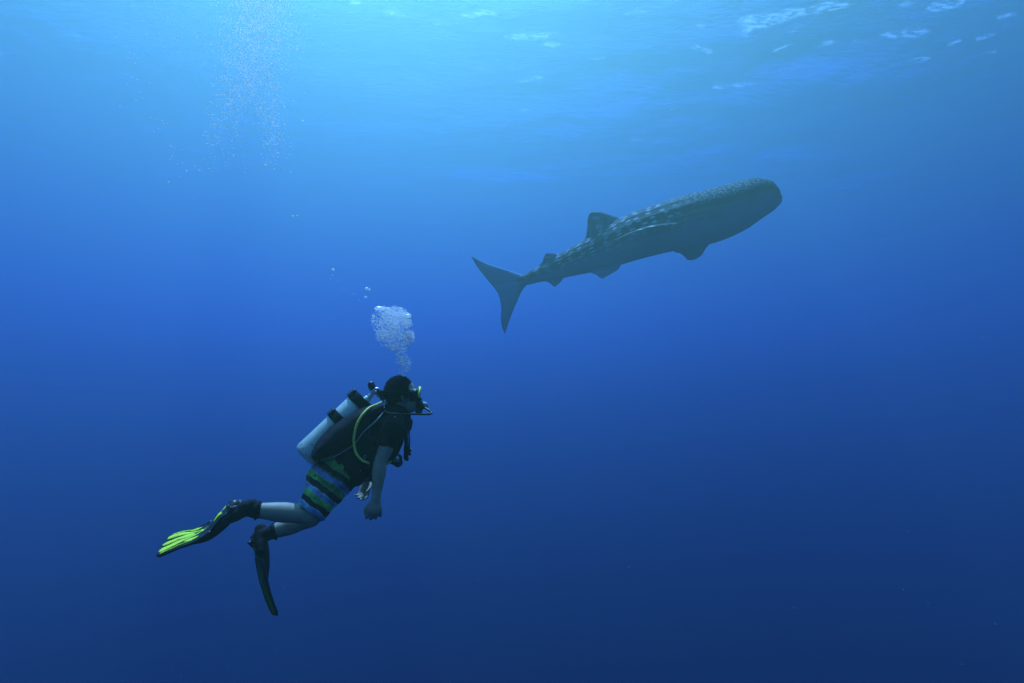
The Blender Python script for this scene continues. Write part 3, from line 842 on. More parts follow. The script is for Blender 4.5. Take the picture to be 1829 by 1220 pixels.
# ---- buoyancy vest
def make_vest():
    o0 = P(640, 800, 3.0)
    r = empty("buoyancy_vest", o0)
    tag(r, "black buoyancy vest with pale piping between the tank and the diver's back", "dive vest")
    def fix(o): o.matrix_parent_inverse = Matrix.Translation(-Vector(o0)); return o
    def add(name, vf, m, par=r, sm=True):
        o = mesh_obj(name, vf[0], vf[1], m, par, sm)
        return fix(o) if par is r else o
    # air bladder, a thick cushion on the back
    bl = loft([(*P(566, 811, 2.93), .150, .035), (*P(582, 797, 2.95), .170, .060), (*P(607, 779, 2.98), .176, .078), (*P(633, 757, 3.02), .174, .074),
               (*P(655, 739, 3.05), .160, .054), (*P(676, 728, 3.08), .120, .028)], LAT, 40, 6, True, 2.3)
    o = remeshed("bladder", [bl], vest_m, None, .008, 3, .010, 9); o.parent = r; fix(o)
    # piping along the near lower seam
    seam = [P(571, 822, 2.84), P(597, 815.5, 2.83), P(617, 804, 2.835), P(634, 792, 2.85), P(650, 771, 2.87), P(666, 757, 2.90), P(676, 747, 2.925), P(684, 737, 2.95)]
    rs = [.002, .0030, .0026, .0028, .0030, .0044, .0050, .0024]
    pv = tube(seam, rs, 8, 6); pp = mesh_obj("piping", pv[0], pv[1], pipe_m); pp.parent = o
    # jacket wrapping the trunk
    jk = loft(rows([(617, 835, 3.0, .160, .128), (634, 821, 3.02, .164, .128), (660, 795, 3.06, .178, .136), (678, 776, 3.08, .172, .130)]), LAT, 36, 5, True, 2.3)
    po = loft([(*P(648, 828, 2.90), .035, .05), (*P(668, 818, 2.90), .045, .055), (*P(690, 812, 2.93), .04, .045), (*P(698, 806, 2.95), .02, .03)], LAT, 20, 4, True, 2.6)
    o2 = remeshed("jacket", [jk, po], vest_m, None, .008, 2, .012, 13); o2.parent = r; fix(o2)
    # shoulder straps
    for s, px in ((-1, 0), (1, 6)):
        pts = [P(672, 742, 3.10) + LAT * .085 * s, P(692 , 738, 3.11) + LAT * .095 * s, P(709, 748, 3.12) + LAT * .10 * s, P(717, 768, 3.12) + LAT * .105 * s, P(712, 792, 3.09) + LAT * .11 * s, P(700, 812, 3.07) + LAT * .11 * s]
        add("shoulder_strap", loft([(*p, .026, .009) for p in pts], LAT, 12, 5, True, 4), vest_m)
    # waist strap with buckle and the loose ends trailing below the belly
    bk = P(641, 842, 2.90)
    bevel(add("buckle", box(bk + np.array((.0, -.02, .005)), ((1, 0, .18), (0, 1, 0), (-.18, 0, 1)), (.021, .004, .0035)), steel_m), .0015)
    add("waist_strap", loft([(*P(606, 829, 2.86), .006, .016), (*P(622, 838, 2.85), .006, .018), (*P(642, 846, 2.88), .006, .018), (*P(655, 850, 2.98), .006, .016)], nrm((.2, -1, 0)), 12, 5, True, 4), vest_m)
    lines = [[P(648, 848, 2.92), P(634, 861, 2.90), P(616, 874, 2.88), P(599, 883.5, 2.87)],
             [P(646, 856, 2.93), P(628, 869, 2.91), P(612, 879, 2.89), P(598, 885, 2.88)],
             [P(641, 852, 2.91), P(628, 860, 2.90), P(611, 874, 2.88), P(600, 881, 2.87)],
             [P(655, 850, 2.98), P(640, 858, 2.92), P(634, 864, 2.90), P(622, 868, 2.89)]]
    for q, ln in enumerate(lines):
        add("strap_end", tube(ln, .0028 if q else .0038, 8, 6), vest_m)
    for c0 in (P(652, 816, 2.86),):
        ring = [c0 + np.array((.008 * math.cos(a), -.006, .009 * math.sin(a))) for a in np.linspace(0, 2 * math.pi, 21)]
        add("d_ring", tube(ring, .0016, 8, 1), steel_m)
    add("side_strap", loft([(*P(655, 778, 2.86), .004, .013), (*P(668, 786, 2.85), .004, .013), (*P(684, 797, 2.88), .004, .013), (*P(700, 805, 2.95), .004, .013)], nrm((.2, -1, 0)), 12, 5, True, 4), neo_m)
    return r
make_vest()

# ---- regulator with its hoses
def make_regulator():
    o0 = P(682, 708, 3.08)
    r = empty("regulator", o0)
    tag(r, "scuba regulator with yellow and black hoses running from the tank valve to the mouth", "regulator")
    def add(name, vf, m, par=r, bv=0):
        o = mesh_obj(name, vf[0], vf[1], m, par)
        if par is r: o.matrix_parent_inverse = Matrix.Translation(-Vector(o0))
        if bv: bevel(o, bv)
        return o
    a, b_ = P(668, 700, 3.08), P(688, 716, 3.08)
    ax = nrm(b_ - a); sd = np.array((0, 1., 0)); uu = np.cross(ax, sd)
    add("yoke", join([tube([P(662, 705, 3.07), P(667, 696, 3.07), P(676, 695, 3.075), P(681, 703, 3.08)], .0085, 12, 5),
                      tube([P(663, 704, 3.10), P(668, 697, 3.10), P(676, 696, 3.10), P(681, 703, 3.10)], .0075, 12, 5),
                      tube([P(671, 701, 3.085), P(675, 705, 3.085)], .013, 14, 2)]), steel_m)
    fs = add("first_stage", join([tube([P(677, 700, 3.085), P(682, 706, 3.085), P(686, 713, 3.085)], [.018, .021, .019], 18, 4, .05),
                             tube([P(685, 711, 3.085), P(692, 712, 3.085)], [.014, .012], 14, 2),
                             tube([P(692, 711, 3.085), P(693.5, 716, 3.085)], [.011, .0085], 12, 2)]), plas_m)
    add("hose_fitting", join([tube([P(683, 716, 3.06), P(680.5, 720, 3.04)], .0085, 12, 2), tube([P(688, 716, 3.07), P(686, 724, 3.06)], .0085, 12, 2), tube([P(692, 714, 3.09), P(690, 721, 3.08)], .008, 12, 2)]), steel_m)
    # yellow hose looping down the near side and under the arm
    yh = [P(679, 720, 3.02), P(672, 723, 2.98), P(659, 729, 2.92), P(645.5, 743.5, 2.87), P(636, 763, 2.845), P(632, 787, 2.835), P(635.5, 808, 2.83), P(645.5, 821.5, 2.835), P(658, 827, 2.86), P(674, 831, 2.895), P(690, 829, 2.93), P(698, 824, 2.96)]
    add("yellow_hose", tube(yh, .0072, 14, 8), yel_m)
    # black hose behind the neck to the mouthpiece, looping forward of the face
    bh = [P(686, 722, 3.05), P(687, 731, 3.0), P(693, 737.5, 2.95), P(706, 739, 2.94), P(722, 739.6, 2.96), P(745, 739.8, 3.02), P(762, 740, 3.06), P(769, 739.2, 3.08), P(770, 737, 3.095), P(765.5, 732.5, 3.11), P(757, 727.5, 3.14)]
    add("black_hose", tube(bh, [.0045, .0045, .0045, .0048, .005, .0055, .0062, .0066, .0066, .0066, .0066], 14, 8), rub_m)
    # second stage at the mouth
    mc = P(751, 724.5, 3.15)
    k = nrm(np.cross(FACE, LAT)); k = k if k[2] > 0 else -k
    ss = add("mouthpiece", join([ellipsoid(mc, (FACE, LAT, k), (.024, .034, .032), 28, 18), tube([mc - FACE * .045, mc - FACE * .01], [.010, .016], 14, 3),
                            tube([mc - k * .020 - FACE * .004, mc - k * .034 - FACE * .012], [.017, .022], 14, 3)]), plas_m)
    cv = tube([mc + FACE * .017, mc + FACE * .026], [.025, .022], 24, 2)
    add("purge_cover", cv, add_noise_color(mat("grey_purge_cover", (.35, .4, .4), .35), (.3, .35, .36), (.42, .47, .46), 60), ss)
    # thin console hose and the gauges clipped at the chest
    add("gauge_hose", tube([P(690, 722, 3.0), P(676, 733, 3.02), P(662, 745, 2.95), P(660, 775, 2.88), P(676, 812, 2.92), P(694, 827, 2.99), P(703, 822, 3.04)], .0042, 10, 8), rub_m)
    gc = P(706, 820, 3.03)
    g = add("gauge_console", join([ellipsoid(gc, ((1, 0, .25), (0, 1, 0), (-.25, 0, 1)), (.042, .026, .033), 26, 16), tube([P(700, 815, 3.03), P(711, 826, 3.03)], [.03, .028], 18, 3, .03)]), rub_m)
    gn = nrm(np.array((.35, -.9, .15)))
    add("gauge_ring", tube([gc + gn * .020, gc + gn * .033], [.020, .019], 24, 2), steel_m, g)
    add("gauge_face", tube([gc + gn * .034, gc + gn * .0365], [.0145, .0145], 24, 2), mat("gauge_dial", (.05, .06, .06), .2), g)
    for q in range(3):
        t = [gc + np.array((-.006 + .008 * q, -.025, .03)) + .016 * np.array((math.cos(a) * .6, 0, math.sin(a) * 1.2)) for a in np.linspace(0, 2 * math.pi, 17)]
        add("clip_ring", tube(t, .0018, 8, 1), steel_m, g)
    # octopus mouthpiece end of the yellow hose
    return r
make_regulator()

def make_lanyard():
    pts = [P(719, 766, 3.03), P(717, 778, 3.02), P(715.5, 788, 3.01), P(716.5, 796, 3.0), P(712, 803, 3.0), P(708, 811, 3.0)]
    s = resample(pts, 60)
    r = empty("coiled_lanyard", pts[0])
    tag(r, "thin coiled lanyard hanging from the chest to the gauges", "lanyard")
    co = []
    for i in range(0, 421):
        t = i / 420 * 59; k = min(int(t), 58); p = s[k] + (s[k + 1] - s[k]) * (t - k)
        d = nrm(s[k + 1] - s[k]); e = nrm(np.cross(d, (0, 1, 0))); g = np.cross(d, e)
        a = i * .75
        co.append(p + (e * math.cos(a) + g * math.sin(a)) * .0052)
    v, f = tube(co, .0013, 5, 1)
    mesh_obj("coil", v - pts[0], f, plas_m, r)
    v, f = join([tube([P(706, 812, 3.0), P(710, 806, 2.99), P(714, 803, 2.99), P(712, 810, 2.99), P(706, 813, 3.0)], .0018, 8, 5)])
    mesh_obj("snap_hook", v - pts[0], f, steel_m, r)
make_lanyard()

def make_inflator():
    o0 = P(722, 752, 3.08)
    r = empty("inflator_hose", o0)
    tag(r, "ribbed black inflator hose hanging in front of the diver's chest", "inflator hose")
    def add(name, vf, m, par=r, bv=0):
        o = mesh_obj(name, vf[0] - o0, vf[1], m, par)
        if bv: bevel(o, bv)
        return o
    add("corrugated_tube", tube([P(714, 747, 3.12), P(719, 755, 3.10), P(723.5, 768, 3.08), P(725.5, 785, 3.07), P(726, 802, 3.07)], .0118, 16, 16, .14), rub_m)
    add("low_pressure_hose", tube([P(716, 744, 3.10), P(724, 752, 3.08), P(729, 764, 3.07), P(731, 780, 3.06), P(731, 797, 3.06), P(730, 806, 3.06)], .0046, 12, 8), rub_m)
    h = add("inflator_head", join([tube([P(725.5, 799, 3.07), P(726, 809, 3.07), P(725, 818, 3.07)], [.0150, .0165, .0140], 18, 4), box(P(729.5, 805, 3.06), ((1, 0, 0), (0, 1, 0), (0, 0, 1)), (.013, .012, .014)),
                                   tube([P(724, 815, 3.07), P(727, 820, 3.07)], .012, 12, 2)]), plas_m, bv=.003)
    add("button", tube([P(731, 803, 3.055), P(734.5, 803.5, 3.05)], [.008, .0075], 12, 2), steel_m, h)
    add("button", tube([P(730, 811, 3.055), P(733, 811.5, 3.05)], [.007, .0065], 12, 2), plas_m, h)
make_inflator()

# ---- mask
def make_mask():
    o0 = HC + FACE * .1
    r = empty("diving_mask", o0)
    tag(r, "black diving mask with a lime yellow frame edge on the diver's face", "diving mask")
    k = HUP
    def add(name, vf, m, par=r, bv=0):
        o = mesh_obj(name, vf[0] - o0, vf[1], m, par)
        if bv: bevel(o, bv)
        return o
    ce = P(744, 705, 3.15)
    def ring(c, w, h, n=40, e=3.0):
        out = []
        for j in range(n):
            a = 2 * math.pi * j / n
            x = math.copysign(abs(math.cos(a)) ** (2 / e), math.cos(a)); y = math.copysign(abs(math.sin(a)) ** (2 / e), math.sin(a))
            out.append(c + LAT * w * x + k * h * y - FACE * .018 * abs(x) ** 2)
        return out
    def band(rings):
        V = [p for q in rings for p in q]; n = len(rings[0]); Fs = []
        for i in range(len(rings) - 1):
            for j in range(n):
                q = (j + 1) % n
                Fs.append((i * n + j, i * n + q, (i + 1) * n + q, (i + 1) * n + j))
        return np.array(V), Fs
    add("skirt", band([ring(ce - FACE * .034, .078, .048), ring(ce - FACE * .020, .076, .044), ring(ce, .075, .040), ring(ce + FACE * .012, .076, .041), ring(ce + FACE * .012, .068, .034), ring(ce - FACE * .01, .066, .034)]), rub_m)
    fr = add("frame", band([ring(ce + FACE * .010, .080, .044), ring(ce + FACE * .022, .080, .043), ring(ce + FACE * .030, .074, .038), ring(ce + FACE * .030, .066, .031), ring(ce + FACE * .014, .064, .030)]), plas_m)
    # yellow band over the brow and the outer edge
    yr = [ce + FACE * .022 + LAT * .081 * math.cos(a) * (1 if abs(math.cos(a)) < .8 else .98) + k * .043 * math.sin(a) - FACE * .018 * math.cos(a) ** 2 for a in np.linspace(math.radians(10), math.radians(200), 22)]
    add("brow_trim", tube(yr, .0075, 10, 1), lime_m, fr)
    add("lens", band([ring(ce + FACE * .024, .066, .031), ring(ce + FACE * .0245, .03, .014), ring(ce + FACE * .0245, .001, .001)]), glass_m)
    add("nose_pocket", ellipsoid(ce + FACE * .004 - k * .032, (FACE, LAT, k), (.030, .020, .022), 18, 12), rub_m)
    st = [ce - FACE * .012 - LAT * .076, HC - LAT * .092 + FACE * .03 - k * .01, HC - LAT * .096 - FACE * .03, HC - LAT * .066 - FACE * .098 + k * .006, HC - FACE * .122 + k * .01, HC + LAT * .066 - FACE * .098 + k * .006, HC + LAT * .096 - FACE * .03, HC + LAT * .092 + FACE * .03 - k * .01, ce - FACE * .012 + LAT * .076]
    rw = [(*p, .0035, .010) for p in st]
    rr = spline(rw, 6)
    V, Fs = [], []
    for i, q in enumerate(rr):
        c = q[:3]; out = nrm(c - HC + k * 0 - k * (c - HC).dot(k)); w = .008
        V += [c + k * w - out * .002, c + k * w + out * .002, c - k * w + out * .002, c - k * w - out * .002]
    for i in range(len(rr) - 1):
        for j in range(4):
            Fs.append((i * 4 + j, i * 4 + (j + 1) % 4, i * 4 + 4 + (j + 1) % 4, i * 4 + 4 + j))
    add("head_strap", (np.array(V), Fs), neo_m)
make_mask()

# ---- fins
def make_fin(heel, toe, path, wdir, wid, label, thin, rib_side, lime=None):
    lime = lime or lime_m
    """path: centre line of the blade after the toe; wdir: across the blade; rib_side: +1/-1 face carrying the lime ribs"""
    r = empty("swim_fin", heel)
    tag(r, label, "swim fin", "the diver's swim fins")
    wdir = nrm(wdir)
    def add(name, vf, m, par=r, sm=True): return mesh_obj(name, vf[0] - heel, vf[1], m, par, sm)
    pts = resample(np.array([heel, (heel + toe) / 2] + path), 44)
    T = np.gradient(pts, axis=0); T /= np.linalg.norm(T, axis=1)[:, None]
    S = np.r_[0, np.cumsum(np.linalg.norm(np.diff(pts, axis=0), axis=1))]; L = S[-1]
    N = np.array([nrm(np.cross(t, wdir)) for t in T]) * rib_side
    W = np.array([nrm(np.cross(n, t)) for n, t in zip(N, T)])
    if W[20].dot(wdir) < 0: W = -W
    hw = lambda s: np.interp(s / L, [0, .12, .30, .45, .8, .95, 1.0], [.030, .040, .052, .066, wid, wid * 1.04, wid * .90])
    def at(s, x, h):
        i = min(max(np.searchsorted(S, s), 1), len(S) - 1); t = (s - S[i - 1]) / (S[i] - S[i - 1])
        c = pts[i - 1] * (1 - t) + pts[i] * t; w = W[i - 1] * (1 - t) + W[i] * t; n = N[i - 1] * (1 - t) + N[i] * t
        return c + w * x * hw(s) + n * h
    def sheet(s0, s1, x0, x1, h0, h1, ns=30, nx=8, scallop=0):
        """closed slab between two heights; x0, x1 may be functions of s"""
        V, Fs = [], []
        fx = lambda q, s: q(s) if callable(q) else q
        for layer in (h1, h0):
            for i in range(ns + 1):
                s = s0 + (s1 - s0) * i / ns
                for j in range(nx + 1):
                    q = j / nx; x = fx(x0, s) * (1 - q) + fx(x1, s) * q
                    ss = min(s + (scallop * (1 - (abs(x) - .5) ** 2 * 4) * (i / ns) ** 4 if scallop else 0), L * .9999)
                    V.append(at(ss, x, layer + (.004 * math.sin(s * 140) * 0)))
        n1 = (ns + 1) * (nx + 1)
        for i in range(ns):
            for j in range(nx):
                a = i * (nx + 1) + j
                Fs.append((a, a + 1, a + nx + 2, a + nx + 1)); Fs.append((n1 + a, n1 + a + nx + 1, n1 + a + nx + 2, n1 + a + 1))
        for i in range(ns):
            for j in (0, nx):
                a = i * (nx + 1) + j; q = (a, a + nx + 1, n1 + a + nx + 1, n1 + a)
                Fs.append(q if j == 0 else q[::-1])
        for j in range(nx):
            for i in (0, ns):
                a = i * (nx + 1) + j; q = (a, n1 + a, n1 + a + 1, a + 1)
                Fs.append(q if i == 0 else q[::-1])
        return np.array(V), Fs
    # foot pocket
    k = np.searchsorted(S, .24)
    pk = [(*(pts[i] - N[i] * off), a, b) for i, off, a, b in ((int(k * .10), .030, .040, .030), (int(k * .4), .032, .048, .036), (int(k * .75), .024, .050, .030), (k, .014, .054, .020), (int(k * 1.22), .006, .050, .010))]
    add("foot_pocket", loft(pk, wdir, 26, 5, True, 2.4), rub_m)
    b1 = add("blade", sheet(.03, L, -1, 1, -.004, .002, 50, 10), rub_m)
    for x in (-1, 1):
        rail = [at(s, x * .98, -.004) for s in np.linspace(.16, L * .97, 22)]
        v, f = tube(rail, list(np.linspace(.011, .005, 22)), 10, 1)
        add("side_rail", (v, f), rub_m, b1)
    # lime ribs widening to the tip
    edge = lambda c, w0, w1, sg: (lambda s: c(s) + sg * thin * (w0 + (w1 - w0) * min(1, max(0, (s / L - .45) / .35)) ** 1.6) * (1 - max(0, (s / L - .93) / .06) ** 2 * .6))
    spec = [(.50, .985, lambda s: np.interp(s / L, [.5, .75, 1], [.05, .45, .66]), .05, .20), (.44, .985, lambda s: np.interp(s / L, [.44, .7, 1], [.0, .30, .42]), .04, .02),
            (.64, .99, lambda s: 0.0 + np.interp(s / L, [.6, 1], [.02, .04]), .03, .17), (.50, .975, lambda s: np.interp(s / L, [.5, .75, 1], [-.12, -.42, -.60]), .05, .17), (.60, .93, lambda s: np.interp(s / L, [.6, 1], [-.62, -.86]), .02, .045),
            (.6, .95, lambda s: np.interp(s / L, [.6, 1], [.80, .93]), .02, .03)]
    for s0, s1, c, w0, w1 in spec:
        add("lime_rib", sheet(L * s0, L * s1, edge(c, w0, w1, -1), edge(c, w0, w1, 1), .0025, .0065, 26, 3), lime, b1)
    # lime insert with cut-outs running down from the heel
    for s0, s1, w in ((.03, .13, .30), (.145, .165, .16), (.185, .20, .16), (.225, .31, .22)):
        add("lime_insert", sheet(s0, s1, lambda s, w=w, a=s0, b=s1: .05 - w * math.sin(math.pi * min(1, max(0, (s - a) / (b - a)))) ** .5, lambda s, w=w, a=s0, b=s1: .05 + w * math.sin(math.pi * min(1, max(0, (s - a) / (b - a)))) ** .5, .003, .0075, 14, 3), lime, b1)
    for x in (-.62, .62):
        add("lime_patch", sheet(.20, .27, lambda s, x=x: x - .16 * math.sin(math.pi * (s - .20) / .07), lambda s, x=x: x + .16 * math.sin(math.pi * (s - .20) / .07), .003, .006, 10, 3), lime, b1)
    # heel strap with buckles
    hs = [heel + wdir * .050 + T[2] * .03 - N[2] * .02, heel + wdir * .042 + T[0] * .004 - N[2] * .035, heel - T[0] * .014 - N[2] * .048, heel - wdir * .042 + T[0] * .004 - N[2] * .035, heel - wdir * .050 + T[2] * .03 - N[2] * .02]
    s_o = add("heel_strap", loft([(*p, .011, .005) for p in hs], T[0] * .5 + N[2], 12, 6, True, 3), rub_m)
    for p in (hs[0], hs[-1]):
        bevel(mesh_obj("buckle", *(lambda q: (q[0] - heel, q[1]))(box(p, (T[1], wdir, N[1]), (.018, .008, .013))), plas_m, s_o), .003)
    return r

make_fin(P(411, 893, 2.70), P(388, 934, 2.63),
         [P(392, 921, 2.64), P(376, 940, 2.62), P(352, 954, 2.60), P(322, 963, 2.58), P(290, 975.5, 2.56)],
         (.55, -1, -.20), .098, "swim fin with bright lime ribbed blade stretched out behind the upper foot", 1, 1)
make_fin(P(446, 960, 2.93), P(464, 992, 2.90),
         [P(455, 975, 2.90), P(462, 1002, 2.89), P(469, 1036, 2.88), P(479, 1070, 2.87), P(491, 1099, 2.86)],
         (.66, -.75, 0), .080, "swim fin coloured darker as in shade, pointing straight down below the lower foot", .3, 1, add_noise_color(mat("shaded_lime_rubber", (.16, .28, .04), .6), (.10, .18, .03), (.18, .30, .05), 26))  # lime darkened in its colour for the shade on this fin

# ------------------------------------------------------------------ bubbles and drifting specks
def bubble_material(name, gloss, clear):
    m = bpy.data.materials.new(name)
    m.use_nodes = True
    n, l = m.node_tree.nodes, m.node_tree.links
    n.clear()
    out = n.new("ShaderNodeOutputMaterial")
    gl = n.new("ShaderNodeBsdfGlossy"); gl.inputs["Roughness"].default_value = .26; gl.inputs["Color"].default_value = (1, 1, 1, 1)
    tl = n.new("ShaderNodeBsdfTranslucent"); tl.inputs[0].default_value = (1, 1, 1, 1)
    df = n.new("ShaderNodeBsdfDiffuse"); df.inputs[0].default_value = (1, 1, 1, 1)
    c = n.new("ShaderNodeMixShader"); c.inputs[0].default_value = .3
    l.new(tl.outputs[0], c.inputs[1]); l.new(df.outputs[0], c.inputs[2])
    tr = n.new("ShaderNodeBsdfTransparent")
    a = n.new("ShaderNodeMixShader"); a.inputs[0].default_value = 1 - gloss
    b = n.new("ShaderNodeMixShader"); b.inputs[0].default_value = clear
    l.new(gl.outputs[0], a.inputs[1]); l.new(c.outputs[0], a.inputs[2])
    l.new(a.outputs[0], b.inputs[1]); l.new(tr.outputs[0], b.inputs[2])
    l.new(b.outputs[0], out.inputs["Surface"])
    return m
BUB = bubble_material("air_bubble_skin", .18, .12)
FINE = bubble_material("fine_bubble_skin", .06, .22)

def ico(sub):
    bm = bmesh.new(); bmesh.ops.create_icosphere(bm, subdivisions=sub, radius=1)
    v = np.array([p.co[:] for p in bm.verts]); f = np.array([[q.index for q in p.verts] for p in bm.faces]); bm.free()
    return v, f

def swarm(name, C, R, m, sub=1, squash=.8, cap=True):
    """many bubbles in one mesh; C centres, R radii"""
    v, f = ico(sub)
    if cap:                                                # spherical caps, shells left open below so sunlight brightens their undersides
        f = f[v[f].mean(1)[:, 2] > -.25]
        used = np.unique(f); mp = np.full(len(v), -1); mp[used] = np.arange(len(used)); v = v[used]; f = mp[f]
    n = len(C); rg = np.random.default_rng(2)
    st = np.stack([1 + .25 * rg.random(n), 1 + .25 * rg.random(n), squash * (1 - .25 * rg.random(n))], 1)
    V = (v[None] * st[:, None] * R[:, None, None] + C[:, None]).reshape(-1, 3)
    Fa = (f[None] + (np.arange(n) * len(v))[:, None, None]).reshape(-1, 3)
    me = bpy.data.meshes.new(name)
    me.vertices.add(len(V)); me.vertices.foreach_set("co", V.ravel().astype(np.float32))
    me.loops.add(Fa.size); me.loops.foreach_set("vertex_index", Fa.ravel().astype(np.int32))
    me.polygons.add(len(Fa)); me.polygons.foreach_set("loop_start", np.arange(0, Fa.size, 3, dtype=np.int32))
    me.update(calc_edges=True); me.validate()
    me.polygons.foreach_set("use_smooth", [True] * len(me.polygons))
    me.materials.append(m)
    return link(bpy.data.objects.new(name, me))

rg = np.random.default_rng(21)
def blob(cx, cy, Y, rx, ry, rY, n, shell=.5):
    """points in an ellipsoid, crowded towards its skin"""
    d = rg.normal(size=(n, 3)); d /= np.linalg.norm(d, axis=1)[:, None]
    r = rg.random(n) ** (1 / 2.2) * (1 - shell) + shell * (1 - .12 * rg.random(n))
    k = Y / F
    c = P(cx, cy, Y)
    return c + d * r[:, None] * np.array([rx * k, rY * 2.2, ry * k])

def make_cloud():
    Y = 3.12
    L = [(688, 578, 22, 24, .10, 900), (712, 570, 20, 22, .09, 800), (726, 574, 9, 16, .05, 300), (700, 598, 26, 16, .09, 650), (686, 603, 14, 16, .06, 260), (703, 560, 30, 11, .09, 650),
         (732, 598, 8, 8, .035, 240), (725, 606, 13, 11, .05, 380), (735, 607, 6, 6, .03, 90), (700, 621, 9, 7, .04, 210), (715, 622, 14, 11, .05, 420), (720, 645, 14, 10, .045, 330), (717, 636, 12, 6, .04, 140), (724, 655, 10, 9, .04, 190), (721, 664, 9, 7, .03, 80), (706, 590, 34, 34, .12, 240)]
    C = np.vstack([blob(a, b, Y, rx, ry, rY, int(n * (.95 if b < 600 else .62)), .12) for a, b, rx, ry, rY, n in L])
    R = .0017 + .0036 * rg.random(len(C)) ** 2.2
    big = rg.random(len(C)) < .03; R[big] *= 1.9
    o = swarm("exhaled_bubbles", C, R, FINE, 1, .75)
    tag(o, "dense cloud of exhaled bubbles rising above the diver's head", kind="stuff")
    # larger flattened caps riding on top of the cloud
    caps = [(680, 551.5, 11.5, 4.5, "largest flattened air bubble on the upper left of the exhaled cloud"), (693, 553, 6.5, 3.8, "flattened air bubble beside the largest one on top of the exhaled cloud"),
            (729, 564, 5.5, 3.2, "upper bright air bubble on the right edge of the exhaled cloud"), (730, 569.5, 5, 3.0, "lower bright air bubble on the right edge of the exhaled cloud"),
            (720, 607, 5, 2.4, "flattened bright air bubble on the narrow waist of the exhaled cloud"), (727, 595.5, 5, 2.8, "small capped air bubble above the waist of the exhaled cloud"),
            (721.5, 671.5, 3.5, 2.2, "air bubble just leaving the top of the diver's hair")]
    import mathutils.noise as mn
    for i, (x, y, rx, ry, lab) in enumerate(caps):
        k = Y / F
        v, f = ellipsoid(np.zeros(3), ((1, 0, 0), (0, 1, 0), (0, 0, 1)), (rx * k, rx * k * .8, ry * k), 28, 18)
        v = np.array([p * (1 + .16 * mn.noise(Vector(p) * 60 + Vector((i * 3, 0, 0)))) * np.array([1, 1, 1 if p[2] > 0 else .45]) for p in v])
        c = P(x, y, Y - .05)
        o = mesh_obj("air_bubble", v, f, BUB); o.location = c
        tag(o, lab, "bubble", "large bubbles on the exhaled cloud")
make_cloud()

def make_column():
    Y = 6.2
    C = []
    # (x centre, half width) of the plume by height, with two denser threads low down
    n = 7000
    t = rg.random(n) ** .72                                    # 0 at the bottom, 1 at the top
    y = 315 - t * 350
    cx = np.interp(y, [-90, 0, 120, 200, 320], [468, 465, 452, 447, 440])
    hw = np.interp(y, [-90, 0, 100, 180, 320], [62, 66, 82, 88, 78])
    x = cx + rg.normal(size=n) * hw * .48
    low = np.clip((y - 60) / 160, 0, 1)
    th = rg.random(n)
    tx = np.where(th < .48, np.interp(y, [0, 150, 240], [475, 482, 500]), np.where(th < .78, np.interp(y, [60, 170, 300], [420, 384, 365]), np.interp(y, [100, 300], [430, 415])))
    x = x * (1 - low * .8) + (tx + rg.normal(size=n) * 13) * low * .8
    keep = rg.random(n) < np.interp(y, [0, 150, 230, 300, 320], [1, .8, .5, .22, 0])
    x, y = x[keep], y[keep]
    yy = Y + rg.uniform(-2.6, 3.4, len(x))
    C = np.array([P(a, b, c) for a, b, c in zip(x, y, yy)])
    R = (.0040 + .0075 * rg.random(len(C)) ** 2.6) * yy / Y
    o = swarm("rising_bubbles", C, R, FINE, 1, .85)
    tag(o, "tall plume of tiny bubbles rising to the surface at the top left", kind="stuff")
make_column()

def singles(name, pts, Y, lab, grp, rlo, rhi):
    v, f = ico(2)
    me = None
    for i, q in enumerate(pts):
        if me is None:
            me = mesh_obj(name, v, f.tolist(), BUB); o = me
        else:
            o = link(me.copy())
        r = rlo + (rhi - rlo) * rg.random() ** 1.6
        if len(q) > 2: r = q[2] * Y / F
        o.location = P(q[0], q[1], Y + rg.normal() * .08)
        o.scale = (r * (1 + .35 * rg.random()), r, r * .78)
        tag(o, q[3] if len(q) > 3 else lab, "bubble", grp)

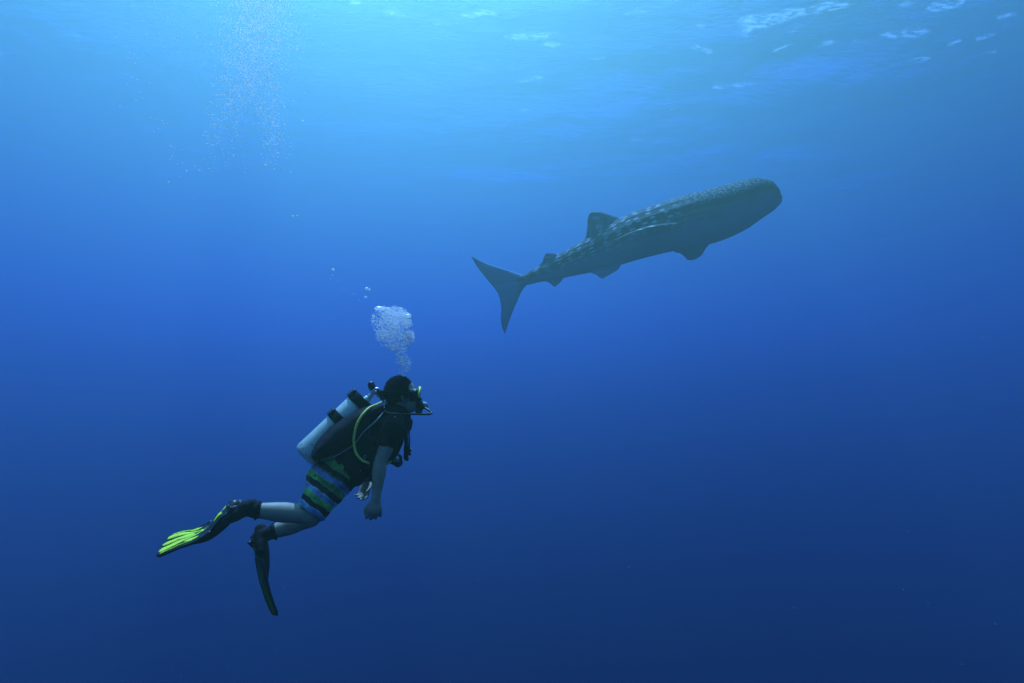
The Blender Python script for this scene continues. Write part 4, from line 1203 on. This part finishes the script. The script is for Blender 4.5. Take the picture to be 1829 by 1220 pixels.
# thin trail left of the plume, positions read off the photograph's left edge downwards
tr = [(236, 4), (262, 12), (275, 3), (240, 18), (290, 22), (300, 30), (256, 38), (268, 44), (302, 34), (283, 32), (308, 27), (275, 50), (262, 62), (284, 60), (211, 60), (206, 67), (313, 57), (317, 66), (312, 68), (245, 104), (256, 83), (292, 85), (232, 94),
      (229, 104), (241, 113), (306, 97), (322, 95), (286, 121), (237, 138), (245, 142), (267, 148), (275, 155), (256, 176), (243, 180), (269, 211), (288, 211), (292, 221), (298, 221), (275, 235), (283, 231), (304, 250), (305, 261), (326, 267), (307, 279), (304, 285), (317, 293), (325, 291), (321, 316), (301, 325), (214, 190), (228, 150), (250, 164), (333, 305), (290, 216), (281, 213), (296, 243)]
for lo, hi, lab in ((-9, 75, "tiny silver bubble of the scattered group at the top edge left of the bubble plume"), (75, 200, "tiny silver bubble in the sparse middle of the trail left of the bubble plume"), (200, 400, "tiny silver bubble in the low curving end of the trail left of the bubble plume")):
    singles("air_bubble", [q for q in tr if lo <= q[1] < hi], 6.0, lab, lab.replace("tiny silver bubble", "bubbles"), .005, .011)
singles("air_bubble", [(595, 481.5, 2.6, "small bubble at the top of the short string above and left of the exhaled cloud"), (655, 515.5, 3.4, "bright flattened bubble, the largest of the string left of the exhaled cloud"), (660, 517.5, 2.0, "small bubble touching the bright flattened one left of the exhaled cloud"), (653, 530.5, 2.4, "dark rimmed bubble just below the bright flattened one"),
                       (541, 216, 1.8, "lone pale bubble just right of the plume's lower half"), (523, 386, 1.8, "left one of two lone bubbles midway between plume and exhaled cloud"), (531, 385, 1.5, "right one of two lone bubbles midway between plume and exhaled cloud")],
        3.6, "", "bubbles set apart from the clouds", .001, .002)
st = [(594, 492), (595.5, 500), (595.5, 506.5), (590, 498), (602, 503), (589, 518.5), (608, 516.5), (614, 519), (618, 515.5), (622.5, 516.5), (630, 525), (635, 525), (641, 536.5), (646, 538), (647, 546), (618, 551), (624, 550), (661, 562), (677, 630), (573, 567), (596, 568), (346, 355), (446, 320), (377, 352), (300, 372), (484, 302), (448, 480)]
singles("air_bubble", st, 3.6, "pinpoint bubble in the broken string above and left of the exhaled cloud", "pinpoint bubbles left of the exhaled cloud", .0016, .0034)

def make_specks():
    n = 3200
    Y = 1.8 + 10 * rg.random(n) ** .8
    C = np.array([P(a, b, c) for a, b, c in zip(rg.uniform(-250, 2080, n), rg.uniform(-150, 1370, n), Y)])
    R = (.0008 + .0024 * rg.random(n) ** 4) * np.clip(Y / 4, .5, 2)
    m = mat("drifting_plankton", (.55, .6, .55), .8)
    o = swarm("plankton_specks", C, R, m, 1, .9, False)
    tag(o, "fine pale specks drifting in the water", kind="stuff")
make_specks()
